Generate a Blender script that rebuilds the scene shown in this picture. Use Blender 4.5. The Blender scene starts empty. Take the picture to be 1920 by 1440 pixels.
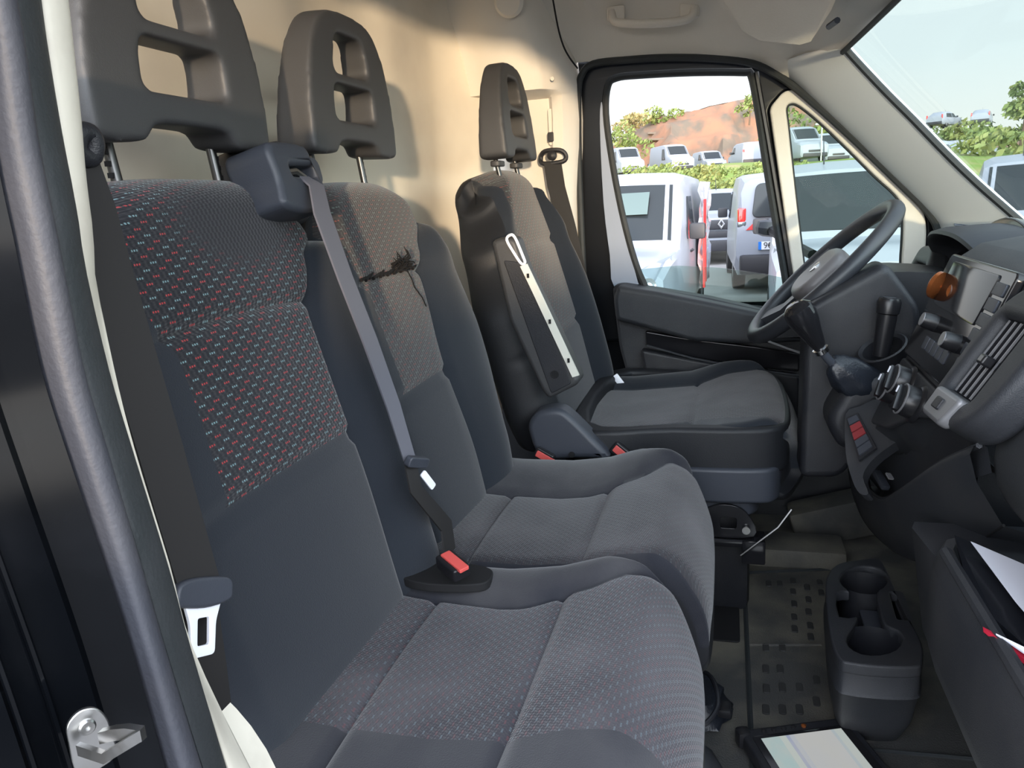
import bpy, bmesh, math, random
from mathutils import Vector, Matrix
random.seed(7)
R = math.radians
C = bpy.context.scene.collection
# ------------------------------------------------------------------ camera
cam_data = bpy.data.cameras.new('camera'); cam = bpy.data.objects.new('camera', cam_data); C.objects.link(cam)
TH, PT, RO = R(16), R(13.3), R(3.4)
f0 = Vector((-math.sin(TH), math.cos(TH), 0)); r0 = Vector((math.cos(TH), math.sin(TH), 0)); up = Vector((0, 0, 1))
fw = f0*math.cos(PT) - up*math.sin(PT); u0 = up*math.cos(PT) + f0*math.sin(PT)
ix = r0*math.cos(RO) - u0*math.sin(RO); iy = r0*math.sin(RO) + u0*math.cos(RO)
cm = Matrix((ix, iy, -fw)).transposed().to_4x4(); cm.translation = (0, 0, .95)
cam.matrix_world = cm
cam_data.sensor_width = 36; cam_data.lens = 36*1441/1920; cam_data.clip_start = .01; cam_data.clip_end = 2000
bpy.context.scene.camera = cam
# ------------------------------------------------------------------ sky, sun, exposure
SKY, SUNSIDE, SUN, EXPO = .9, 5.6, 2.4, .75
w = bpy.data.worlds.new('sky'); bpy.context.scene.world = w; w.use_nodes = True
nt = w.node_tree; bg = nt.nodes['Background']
tc = nt.nodes.new('ShaderNodeTexCoord'); sx = nt.nodes.new('ShaderNodeSeparateXYZ'); cr = nt.nodes.new('ShaderNodeValToRGB')
nt.links.new(tc.outputs['Generated'], sx.inputs[0]); nt.links.new(sx.outputs['Z'], cr.inputs[0]); nt.links.new(cr.outputs[0], bg.inputs[0])
e = cr.color_ramp.elements
e[0].position = 0.0; e[0].color = (1.0, .95, .89, 1)
e[1].position = .6; e[1].color = (.74, .80, .94, 1)
m_ = cr.color_ramp.elements.new(.13); m_.color = (.86, .92, .95, 1)
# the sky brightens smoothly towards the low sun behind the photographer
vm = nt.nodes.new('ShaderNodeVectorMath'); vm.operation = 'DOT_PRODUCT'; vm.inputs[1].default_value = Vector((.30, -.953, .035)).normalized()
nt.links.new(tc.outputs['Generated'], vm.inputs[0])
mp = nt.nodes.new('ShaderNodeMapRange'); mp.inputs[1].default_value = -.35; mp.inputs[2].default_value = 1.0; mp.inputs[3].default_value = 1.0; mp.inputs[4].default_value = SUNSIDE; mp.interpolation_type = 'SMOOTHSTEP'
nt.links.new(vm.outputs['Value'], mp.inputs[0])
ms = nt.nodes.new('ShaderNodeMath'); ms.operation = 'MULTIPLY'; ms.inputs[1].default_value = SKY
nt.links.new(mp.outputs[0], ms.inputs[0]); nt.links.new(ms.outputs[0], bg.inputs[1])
sd = bpy.data.lights.new('sun', 'SUN'); sun = bpy.data.objects.new('sun', sd); C.objects.link(sun)
sd.energy = SUN; sd.color = (1.0, .76, .50); sd.angle = R(1.6)
sun.rotation_euler = Vector((-.30, .953, -.035)).to_track_quat('-Z', 'Y').to_euler()
sun.location = (6, -12, 3)
vs = bpy.context.scene.view_settings
vs.view_transform = 'Standard'; vs.look = 'None'; vs.gamma = 1; vs.exposure = EXPO; vs.use_curve_mapping = False

# ------------------------------------------------------------------ materials
def mat(name, col, rough=.6, metal=0, bump=0, bscale=200, var=0, vscale=8, vcol=None, coat=0, spec=.5, alpha=1, trans=0, ior=1.45, sheen=0, emit=0, vdet=4, vlo=.45, vhi=.7):
    m = bpy.data.materials.new(name); m.use_nodes = True; n = m.node_tree; b = n.nodes['Principled BSDF']
    b.inputs['Base Color'].default_value = (*col, 1); b.inputs['Roughness'].default_value = rough; b.inputs['Metallic'].default_value = metal
    b.inputs['Coat Weight'].default_value = coat; b.inputs['Coat Roughness'].default_value = .05
    b.inputs['Specular IOR Level'].default_value = spec; b.inputs['IOR'].default_value = ior
    b.inputs['Transmission Weight'].default_value = trans; b.inputs['Sheen Weight'].default_value = sheen
    if emit: b.inputs['Emission Color'].default_value = (*col, 1); b.inputs['Emission Strength'].default_value = emit
    t = n.nodes.new('ShaderNodeTexCoord')
    if var:
        nz = n.nodes.new('ShaderNodeTexNoise'); nz.inputs['Scale'].default_value = vscale; nz.inputs['Detail'].default_value = vdet
        n.links.new(t.outputs['Object'], nz.inputs['Vector'])
        rp = n.nodes.new('ShaderNodeMapRange'); rp.inputs[1].default_value = vlo; rp.inputs[2].default_value = vhi
        n.links.new(nz.outputs[0], rp.inputs[0])
        mx = n.nodes.new('ShaderNodeMix'); mx.data_type = 'RGBA'; mx.inputs[6].default_value = (*col, 1)
        v = vcol or tuple(c*.6 for c in col); mx.inputs[7].default_value = (*v, 1)
        sc = n.nodes.new('ShaderNodeMath'); sc.operation = 'MULTIPLY'; sc.inputs[1].default_value = var
        n.links.new(rp.outputs[0], sc.inputs[0]); n.links.new(sc.outputs[0], mx.inputs[0]); n.links.new(mx.outputs[2], b.inputs['Base Color'])
    if bump:
        nz = n.nodes.new('ShaderNodeTexNoise'); nz.inputs['Scale'].default_value = bscale; nz.inputs['Detail'].default_value = 2
        n.links.new(t.outputs['Object'], nz.inputs['Vector'])
        bp = n.nodes.new('ShaderNodeBump'); bp.inputs['Strength'].default_value = bump; bp.inputs['Distance'].default_value = .002
        n.links.new(nz.outputs[0], bp.inputs['Height']); n.links.new(bp.outputs[0], b.inputs['Normal'])
    return m

def fabric(name, base, red, teal, dirt, dirtamt, dots=1.0, pu=.020, pv=.0064, wear=None):
    """Woven seat cloth: rows of three small dots, red and pale teal in turn, on UVs measured in metres."""
    m = bpy.data.materials.new(name); m.use_nodes = True; n = m.node_tree; b = n.nodes['Principled BSDF']
    b.inputs['Roughness'].default_value = .92; b.inputs['Specular IOR Level'].default_value = .2; b.inputs['Sheen Weight'].default_value = .25; b.inputs['Sheen Roughness'].default_value=.5
    L = n.links.new
    uv = n.nodes.new('ShaderNodeUVMap'); s = n.nodes.new('ShaderNodeSeparateXYZ'); L(uv.outputs[0], s.inputs[0])
    def M(op, a, bb=None, c=None):
        k = n.nodes.new('ShaderNodeMath'); k.operation = op
        for i, q in enumerate((a, bb, c)):
            if q is None: continue
            if isinstance(q, (int, float)): k.inputs[i].default_value = q
            else: L(q, k.inputs[i])
        return k.outputs[0]
    V = M('DIVIDE', s.outputs[1], pv); row = M('FLOOR', V); fv = M('FRACT', V)
    U = M('ADD', M('DIVIDE', s.outputs[0], pu), M('MULTIPLY', row, .44)); gi = M('FLOOR', U); fu = M('FRACT', U)
    grp = M('LESS_THAN', fu, .45)
    d3 = M('FRACT', M('DIVIDE', fu, .15))
    du = M('ABSOLUTE', M('SUBTRACT', d3, .5)); dv = M('ABSOLUTE', M('SUBTRACT', fv, .5))
    dot = M('MULTIPLY', M('LESS_THAN', du, .27), M('LESS_THAN', dv, .15))
    msk = M('MULTIPLY', M('MULTIPLY', grp, dot), dots)
    if wear:
        wx = M('POWER', M('DIVIDE', M('SUBTRACT', s.outputs[0], wear[0]), wear[2]), 2); wy = M('POWER', M('DIVIDE', M('SUBTRACT', s.outputs[1], wear[1]), wear[3]), 2)
        k_ = n.nodes.new('ShaderNodeMapRange'); k_.inputs[1].default_value = .35; k_.inputs[2].default_value = 1.0; L(M('ADD', wx, wy), k_.inputs[0]); msk = M('MULTIPLY', msk, k_.outputs[0])
    par = M('FLOORED_MODULO', M('ADD', gi, M('MULTIPLY', row, 1.0)), 2.0)
    isr = M('GREATER_THAN', par, .5)
    mc = n.nodes.new('ShaderNodeMix'); mc.data_type = 'RGBA'; mc.inputs[6].default_value = (*teal, 1); mc.inputs[7].default_value = (*red, 1); L(isr, mc.inputs[0])
    t = n.nodes.new('ShaderNodeTexCoord')
    nz = n.nodes.new('ShaderNodeTexNoise'); nz.inputs['Scale'].default_value = 6; nz.inputs['Detail'].default_value = 5; L(t.outputs['Object'], nz.inputs['Vector'])
    rp = n.nodes.new('ShaderNodeMapRange'); rp.inputs[1].default_value = .42; rp.inputs[2].default_value = .72; L(nz.outputs[0], rp.inputs[0])
    mb = n.nodes.new('ShaderNodeMix'); mb.data_type = 'RGBA'; mb.inputs[6].default_value = (*base, 1); mb.inputs[7].default_value = (*dirt, 1)
    L(M('MULTIPLY', rp.outputs[0], dirtamt), mb.inputs[0])
    mf = n.nodes.new('ShaderNodeMix'); mf.data_type = 'RGBA'; L(msk, mf.inputs[0]); L(mb.outputs[2], mf.inputs[6]); L(mc.outputs[2], mf.inputs[7])
    L(mf.outputs[2], b.inputs['Base Color'])
    # weave relief: small diagonal cells
    wa = M('SINE', M('MULTIPLY', M('ADD', V, U), 6.283)); wb = M('SINE', M('MULTIPLY', M('SUBTRACT', V, M('MULTIPLY', U, 2)), 6.283))
    bp = n.nodes.new('ShaderNodeBump'); bp.inputs['Strength'].default_value = .35; bp.inputs['Distance'].default_value = .0012
    L(M('ADD', M('MULTIPLY', wa, wb), msk), bp.inputs['Height']); L(bp.outputs[0], b.inputs['Normal'])
    return m

def glass(name, tint, refl=.08, amt=.55):
    m = bpy.data.materials.new(name); m.use_nodes = True; n = m.node_tree; n.nodes.clear()
    o = n.nodes.new('ShaderNodeOutputMaterial'); t = n.nodes.new('ShaderNodeBsdfTransparent'); g = n.nodes.new('ShaderNodeBsdfGlossy'); x = n.nodes.new('ShaderNodeMixShader')
    t.inputs[0].default_value = (*tint, 1); g.inputs['Roughness'].default_value = .02
    fr = n.nodes.new('ShaderNodeLayerWeight'); fr.inputs[0].default_value = refl*3
    mu = n.nodes.new('ShaderNodeMath'); mu.operation = 'MULTIPLY'; mu.inputs[1].default_value = amt; n.links.new(fr.outputs['Fresnel'], mu.inputs[0])
    n.links.new(mu.outputs[0], x.inputs[0]); n.links.new(t.outputs[0], x.inputs[1]); n.links.new(g.outputs[0], x.inputs[2]); n.links.new(x.outputs[0], o.inputs[0])
    return m

M = {}
M['pat'] = fabric('patterned_cloth', (.013, .014, .018), (.34, .035, .04), (.15, .25, .27), (.03, .03, .035), .5, wear=(.76, .545, .13, .065))
M['pat2'] = fabric('patterned_cloth_worn', (.030, .029, .036), (.14, .045, .05), (.12, .17, .19), (.075, .07, .078), .9, .75, .011, .0064)
M['pat3'] = fabric('patterned_cloth_middle', (.030, .028, .030), (.22, .05, .04), (.12, .16, .15), (.08, .075, .075), .5, .8)
M['pat4'] = fabric('patterned_cloth_dusty', (.029, .028, .032), (.055, .037, .04), (.06, .07, .075), (.085, .08, .085), .9, 1, .012, .0052)
M['plain'] = mat('plain_cloth', (.015, .0185, .025), .9, bump=.25, bscale=900, spec=.2, sheen=.25, var=.3, vscale=5, vcol=(.021, .025, .031))
M['plain2'] = mat('plain_cloth_dusty', (.019, .020, .026), .93, bump=.25, bscale=700, spec=.2, sheen=.3, var=1, vscale=6, vcol=(.055, .054, .058), vdet=7, vlo=.5, vhi=.75)
M['seatvinyl'] = mat('seat_side_vinyl', (.012, .013, .016), .55, bump=.15, bscale=500)
M['hr'] = mat('headrest_foam', (.048, .048, .050), .48, bump=.12, bscale=900)
M['plas'] = mat('dash_plastic', (.025, .027, .032), .5, bump=.3, bscale=900, var=.6, vscale=9, vcol=(.045, .045, .048))
M['plasd'] = mat('dark_plastic', (.014, .015, .019), .45, bump=.25, bscale=800, var=.5, vscale=12, vcol=(.03, .03, .032))
M['plasg'] = mat('grey_plastic', (.042, .047, .060), .45, bump=.1, bscale=800)
M['silver'] = mat('silver_trim', (.20, .20, .21), .38, metal=.3)
M['gloss'] = mat('gloss_black_panel', (.012, .012, .014), .10, spec=.45)
M['knob'] = mat('knob_black', (.012, .012, .014), .3)
M['black'] = mat('black_void', (.006, .006, .007), .8)
M['rub'] = mat('rubber_seal', (.040, .042, .052), .55, bump=.2, bscale=300, var=.4, vscale=14, vcol=(.075, .072, .078))
M['rub2'] = mat('rubber_seal_dark', (.022, .026, .028), .65, bump=.25, bscale=300, var=.4, vscale=20, vcol=(.04, .042, .046))
M['paint'] = mat('black_body_paint', (.0025, .003, .004), .10, spec=.16, var=.5, vscale=9, vcol=(.012, .013, .016), bump=.015, bscale=20, vlo=.5, vhi=.75)
M['dpaint'] = mat('door_black_paint', (.005, .006, .008), .3, spec=.2)
M['pale'] = mat('pale_blue_body_paint', (.26, .30, .38), .3)
M['cream'] = mat('cream_trim', (.70, .66, .59), .62, bump=.12, bscale=500, var=.5, vscale=3, vcol=(.58, .53, .46))
M['creamg'] = mat('pillar_trim', (.70, .72, .71), .6, bump=.1, bscale=500)
M['bulk'] = mat('bulkhead_panel', (.74, .68, .57), .5, bump=.1, bscale=60, var=.8, vscale=3.0, vcol=(.52, .46, .38))
M['creamlite'] = mat('light_cream_trim', (.62, .59, .50), .55, var=.4, vscale=30, vcol=(.42, .38, .32))
M['head'] = mat('headliner_cloth', (.70, .665, .60), .85, bump=.2, bscale=400, var=.4, vscale=4, vcol=(.60, .56, .50))
M['web'] = mat('belt_webbing', (.022, .021, .021), .7, spec=.3)
M['web2'] = mat('belt_webbing_grey', (.10, .10, .12), .55, spec=.4)
M['chrome'] = mat('chrome', (.8, .8, .82), .15, metal=1)
M['steel'] = mat('steel_tongue', (.88, .90, .97), .3, metal=.15)
M['zinc'] = mat('zinc_steel', (.45, .45, .44), .3, metal=1, bump=.2, bscale=60, var=.5, vscale=25, vcol=(.3, .26, .2))
M['white_metal'] = mat('pale_metal_rail', (.75, .74, .66), .35, metal=.2)
M['red'] = mat('red_button', (.62, .09, .08), .4)
M['redd'] = mat('dark_red_switch', (.22, .03, .035), .45)
M['copper'] = mat('copper_plastic', (.42, .13, .04), .22, metal=.7)
M['mat_r'] = mat('rubber_floor', (.055, .055, .053), .68, bump=.5, bscale=350, var=.9, vscale=7, vcol=(.15, .138, .11), vlo=.42, vhi=.66)
M['stud'] = mat('rubber_stud', (.028, .028, .028), .7)
M['paper'] = mat('white_paper', (.72, .73, .80), .7)
M['folder'] = mat('black_folder', (.010, .011, .014), .25)
M['redp'] = mat('red_booklet', (.55, .02, .05), .5)
M['leather'] = mat('boot_leather', (.014, .017, .024), .35, bump=.3, bscale=250)
M['thread'] = mat('burnt_thread', (.004, .003, .003), .9)
M['rim'] = mat('wheel_leather', (.028, .030, .036), .38, bump=.1, bscale=700)
M['pad'] = mat('wheel_pad', (.16, .15, .155), .4, bump=.1, bscale=600)
M['glassw'] = glass('windscreen_glass', (.80, .85, .84), .04, .12)
M['glasss'] = glass('side_glass', (.70, .79, .76), .10, .4)
M['glassq'] = glass('quarter_glass', (.76, .83, .79), .06, .3)
M['carw'] = mat('white_car_paint', (.27, .29, .33), .35, coat=.15)
M['carg'] = mat('car_glass', (.022, .027, .030), .08, spec=.35)
M['airbag'] = mat('airbag_plastic', (.040, .042, .045), .42, bump=.25, bscale=900, var=.4, vscale=8, vcol=(.055, .055, .055))
M['post'] = mat('dark_steel_post', (.10, .10, .10), .3, metal=.9)
M['cardark'] = mat('car_black_plastic', (.03, .03, .035), .5)
M['tyre'] = mat('tyre_rubber', (.02, .02, .02), .8)
M['alloy'] = mat('wheel_alloy', (.35, .35, .36), .35, metal=.8)
M['lamp'] = mat('headlamp_glass', (.16, .18, .19), .12, metal=.6, coat=.5)
M['tail'] = mat('tail_lamp', (.60, .02, .015), .12, coat=1)
M['stripe'] = mat('red_stripe', (.60, .05, .05), .3)
M['yellow'] = mat('yellow_sticker', (.75, .75, .05), .4)
M['plate'] = mat('plate_white', (.75, .77, .80), .4)
M['blue'] = mat('plate_blue', (.02, .18, .62), .4)
M['txt'] = mat('plate_text', (.05, .05, .06), .5)
M['asph'] = mat('asphalt', (.30, .29, .28), .9, bump=.4, bscale=60, var=.6, vscale=2, vcol=(.22, .21, .205))
M['white_line'] = mat('line_paint', (.75, .75, .73), .7)
M['hill'] = mat('red_earth', (.25, .13, .08), .95, bump=1, bscale=.9, var=1, vscale=.35, vcol=(.13, .105, .08), vdet=12, vlo=.42, vhi=.6)
M['grass'] = mat('bank_grass', (.14, .21, .035), .95, bump=1, bscale=2, var=.9, vscale=.6, vcol=(.28, .23, .11), vdet=8)
M['rock'] = mat('ledge_rock', (.16, .13, .10), .9)
M['drygrass'] = mat('dry_crest_grass', (.36, .26, .11), .95, var=.8, vscale=.5, vcol=(.25, .24, .10))
M['leaf'] = mat('leaves', (.16, .21, .06), .8, var=.8, vscale=.5, vcol=(.24, .24, .08))
M['leafw'] = mat('dry_leaves', (.30, .24, .11), .8, var=.8, vscale=.5, vcol=(.2, .2, .07))
M['bark'] = mat('bark', (.12, .08, .05), .9)
M['pole'] = mat('pole_grey', (.4, .4, .4), .5)

def screen_mat():
    m = bpy.data.materials.new('tablet_screen'); m.use_nodes = True; n = m.node_tree; b = n.nodes['Principled BSDF']; L = n.links.new
    uv = n.nodes.new('ShaderNodeUVMap'); s = n.nodes.new('ShaderNodeSeparateXYZ'); L(uv.outputs[0], s.inputs[0])
    r = n.nodes.new('ShaderNodeValToRGB'); L(s.outputs[0], r.inputs[0]); r.color_ramp.interpolation = 'CONSTANT'
    el = r.color_ramp.elements; el[0].color = (.42, .66, .68, 1); el[1].position = .22; el[1].color = (.62, .74, .70, 1)
    for p, c in ((.30, (.30, .38, .66)), (.34, (.52, .58, .70)), (.40, (.62, .64, .66)), (.86, (.45, .58, .66)), (.90, (.58, .68, .66))):
        q = el.new(p); q.color = (*c, 1)
    nz = n.nodes.new('ShaderNodeTexNoise'); nz.inputs['Scale'].default_value = 5; L(uv.outputs[0], nz.inputs[0])
    mx = n.nodes.new('ShaderNodeMix'); mx.data_type = 'RGBA'; mx.inputs[7].default_value = (.66, .66, .62, 1)
    L(nz.outputs[0], mx.inputs[0]); L(r.outputs[0], mx.inputs[6])
    L(mx.outputs[2], b.inputs['Emission Color']); b.inputs['Emission Strength'].default_value = .40; b.inputs['Base Color'].default_value = (.02, .02, .02, 1); b.inputs['Roughness'].default_value = .15
    return m
M['screen'] = screen_mat()

# ------------------------------------------------------------------ mesh tools
def link(o, parent=None, inv=True):
    C.objects.link(o)
    if parent is not None:
        o.parent = parent
        if inv and parent.type == 'EMPTY' and parent.get('_w'): o.matrix_parent_inverse = Matrix.Translation(parent.location).inverted()
    return o
def finish(me, angle=38):
    for p in me.polygons: p.use_smooth = True
    me.set_sharp_from_angle(angle=R(angle))
def mo(name, V, F, m, parent=None, angle=38, midx=None, uvs=None, weld=False):
    me = bpy.data.meshes.new(name); me.from_pydata([tuple(v) for v in V], [], F)
    for q in (m if isinstance(m, list) else [m]): me.materials.append(q)
    if midx: me.polygons.foreach_set('material_index', midx)
    if uvs:
        l = me.uv_layers.new(name='UVMap')
        for lp in me.loops: l.data[lp.index].uv = uvs[lp.vertex_index]
    bm = bmesh.new(); bm.from_mesh(me)
    if weld: bmesh.ops.remove_doubles(bm, verts=bm.verts, dist=1e-5)
    bmesh.ops.recalc_face_normals(bm, faces=bm.faces); bm.to_mesh(me); bm.free()
    finish(me, angle); o = bpy.data.objects.new(name, me); return link(o, parent)
def tag(o, label=None, cat=None, group=None, kind=None):
    if label: o['label'] = label
    if cat: o['category'] = cat
    if group: o['group'] = group
    if kind: o['kind'] = kind
    return o
def thing(name, label, cat, loc=(0, 0, 0), group=None, world=True):
    o = bpy.data.objects.new(name, None); C.objects.link(o); o.location = loc; o.empty_display_size = .1
    if world: o['_w'] = 1
    return tag(o, label, cat, group)
def st(o): o['kind'] = 'structure'; return o

class B:
    def __init__(s): s.v = []; s.f = []
    def add(s, V, F):
        k = len(s.v); s.v += [Vector(v) for v in V]; s.f += [tuple(i+k for i in f) for f in F]; return s
    def box(s, c, d, rot=None, bev=0):
        bm = bmesh.new(); bmesh.ops.create_cube(bm, size=1)
        for v in bm.verts: v.co = Vector((v.co.x*d[0], v.co.y*d[1], v.co.z*d[2]))
        if bev: bmesh.ops.bevel(bm, geom=bm.edges[:], offset=bev, segments=2, affect='EDGES', profile=.6)
        rot = rot or Matrix.Identity(3); c = Vector(c); bm.verts.index_update()
        s.add([c + rot @ v.co for v in bm.verts], [[v.index for v in f.verts] for f in bm.faces]); bm.free(); return s
    def loft(s, rings, closed=True, caps=True, loop=False):
        n = len(rings[0]); V = [p for r in rings for p in r]; F = []
        m = len(rings)
        for i in range(m if loop else m-1):
            for j in range(n if closed else n-1):
                a = i*n+j; b = i*n+(j+1) % n; i2 = (i+1) % m
                F.append((a, b, i2*n+(j+1) % n, i2*n+j))
        if caps and not loop and closed: F.append(tuple(range(n))[::-1]); F.append(tuple((m-1)*n+j for j in range(n)))
        return s.add(V, F)
    def tube(s, pts, r, n=10, closed=False, caps=True, flat=1, upv=None):
        pts = [Vector(p) for p in pts]; m = len(pts); rings = []; prev = None
        for i, p in enumerate(pts):
            t = (pts[(i+1) % m]-pts[i-1]) if closed else (pts[min(i+1, m-1)]-pts[max(i-1, 0)])
            t.normalize()
            a = (prev if prev is not None else (Vector(upv) if upv else (Vector((0, 0, 1)) if abs(t.z) < .9 else Vector((1, 0, 0)))))
            a = (a - t*a.dot(t)).normalized(); prev = a; b = t.cross(a)
            rr = r[i] if isinstance(r, (list, tuple)) else r
            rings.append([p + a*math.cos(q*2*math.pi/n)*rr*flat + b*math.sin(q*2*math.pi/n)*rr for q in range(n)])
        return s.loft(rings, True, caps, closed)
    def lathe(s, prof, o, ax, n=24, caps=True):
        ax = Vector(ax).normalized(); a = ax.orthogonal().normalized(); b = ax.cross(a); o = Vector(o)
        return s.loft([[o+ax*h+(a*math.cos(q*2*math.pi/n)+b*math.sin(q*2*math.pi/n))*max(r, 1e-5) for q in range(n)] for r, h in prof], True, caps)
    def ribbon(s, pts, wd, th=.0012):
        """flat band with thickness; wd = list of width vectors"""
        rings = []; pts = [Vector(p) for p in pts]
        for i, p in enumerate(pts):
            w_ = Vector(wd[i] if isinstance(wd, list) else wd); t = pts[min(i+1, len(pts)-1)]-pts[max(i-1, 0)]; nn = t.cross(w_).normalized()*th
            rings.append([p-w_/2+nn, p+w_/2+nn, p+w_/2-nn, p-w_/2-nn])
        return s.loft(rings)
    def mk(s, name, m, parent=None, angle=38): return mo(name, s.v, s.f, m, parent, angle)

def fr(o, u, v):
    """4x4 frame with in-plane axes u, v and normal u x v"""
    u = Vector(u).normalized(); n = u.cross(Vector(v)).normalized(); v = n.cross(u)
    m = Matrix((u, v, n)).transposed().to_4x4(); m.translation = o; return m
def rm(u, v): return fr((0, 0, 0), u, v).to_3x3()
def cat(P, n=6, closed=True):
    P = [Vector(p) for p in P]; m = len(P); out = []
    for i in range(m if closed else m-1):
        if closed: a, b, c, d = P[i-1], P[i], P[(i+1) % m], P[(i+2) % m]
        else: a, b, c, d = P[max(i-1, 0)], P[i], P[i+1], P[min(i+2, m-1)]
        for k in range(n):
            t = k/n; out.append(.5*((2*b)+(c-a)*t+(2*a-5*b+4*c-d)*t*t+(3*b-a-3*c+d)*t**3))
    if not closed: out.append(P[-1])
    return out
def fil(P, r, n=5):
    """fillet the corners of a closed polygon"""
    P = [Vector(p[:2]) for p in P]; out = []
    for i, p in enumerate(P):
        a, b = P[i-1]-p, P[(i+1) % len(P)]-p; rr = r[i] if isinstance(r, list) else r
        rr = min(rr, a.length*.48, b.length*.48)
        p0 = p+a.normalized()*rr; p1 = p+b.normalized()*rr
        for k in range(n+1):
            t = k/n; out.append(p0*(1-t)**2+p*2*t*(1-t)+p1*t*t)
    return out
def rect(x0, y0, x1, y1, r): return fil([(x0, y0), (x1, y0), (x1, y1), (x0, y1)], r)
def plate(name, outer, holes, Mx, ext, bev, m, parent=None, deform=None, bres=3, angle=40):
    """bevelled slab of half-thickness ext cut from a 2D outline with holes, placed by frame Mx"""
    cu = bpy.data.curves.new('outline', 'CURVE'); cu.dimensions = '2D'; cu.fill_mode = 'BOTH'
    cu.extrude = max(ext-bev, 0); cu.bevel_depth = bev; cu.bevel_resolution = bres; cu.offset = -bev
    for L in [outer]+list(holes):
        sp = cu.splines.new('POLY'); sp.points.add(len(L)-1); sp.use_cyclic_u = True
        for i, p in enumerate(L): sp.points[i].co = (p[0], p[1], 0, 1)
    o = bpy.data.objects.new('outline', cu); C.objects.link(o)
    me = bpy.data.meshes.new_from_object(o.evaluated_get(bpy.context.evaluated_depsgraph_get()))
    bpy.data.objects.remove(o); bpy.data.curves.remove(cu)
    me.name = name; me.materials.clear(); me.materials.append(m)
    bm = bmesh.new(); bm.from_mesh(me); bmesh.ops.remove_doubles(bm, verts=bm.verts, dist=1e-6)
    for v in bm.verts:
        if deform: v.co = Vector(deform(v.co))
        v.co = Mx @ v.co
    bmesh.ops.recalc_face_normals(bm, faces=bm.faces); bm.to_mesh(me); bm.free()
    finish(me, angle); ob = link(bpy.data.objects.new(name, me), parent)
    if bev > .0009: k = ob.modifiers.new('wn', 'WEIGHTED_NORMAL'); k.keep_sharp = True; k.weight = 90
    return ob
def text(name, s, Mx, size, m, parent, ext=.0004):
    cu = bpy.data.curves.new('t', 'FONT'); cu.body = s; cu.size = size; cu.extrude = ext; cu.align_x = 'CENTER'; cu.align_y = 'CENTER'
    o = bpy.data.objects.new('t', cu); C.objects.link(o)
    me = bpy.data.meshes.new_from_object(o.evaluated_get(bpy.context.evaluated_depsgraph_get())); bpy.data.objects.remove(o)
    me.transform(Mx); me.name = name; me.materials.clear(); me.materials.append(m)
    return link(bpy.data.objects.new(name, me), parent)

def foam(name, outer, holes, half, Mx, m, parent, vox=.0038, it=14, taper=None):
    """soft moulded body: prism with holes, voxel-remeshed and smoothed; outline in local x, y"""
    from mathutils.geometry import tessellate_polygon
    loops = [[Vector((p[0], p[1], 0)) for p in L] for L in [outer]+list(holes)]
    tris = tessellate_polygon(loops); flat = [p for L in loops for p in L]; N = len(flat)
    V = [Vector((p.x, p.y, half)) for p in flat]+[Vector((p.x, p.y, -half)) for p in flat]
    F = [tuple(t) for t in tris]+[tuple(N+i for i in t[::-1]) for t in tris]; k = 0
    for L in loops:
        n = len(L)
        for i in range(n): a, b = k+i, k+(i+1) % n; F.append((a, b, N+b, N+a))
        k += n
    me = bpy.data.meshes.new(name); me.from_pydata([tuple(taper(v) if taper else v) for v in V], [], F)
    bm = bmesh.new(); bm.from_mesh(me); bmesh.ops.recalc_face_normals(bm, faces=bm.faces); bm.to_mesh(me); bm.free()
    o = bpy.data.objects.new('tmp', me); C.objects.link(o)
    r = o.modifiers.new('r', 'REMESH'); r.mode = 'VOXEL'; r.voxel_size = vox; r.use_smooth_shade = True
    q = o.modifiers.new('s', 'SMOOTH'); q.factor = .5; q.iterations = it
    m2 = bpy.data.meshes.new_from_object(o.evaluated_get(bpy.context.evaluated_depsgraph_get())); bpy.data.objects.remove(o)
    m2.transform(Mx); m2.name = name; m2.materials.clear(); m2.materials.append(m)
    for p in m2.polygons: p.use_smooth = True
    return link(bpy.data.objects.new(name, m2), parent)

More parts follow.
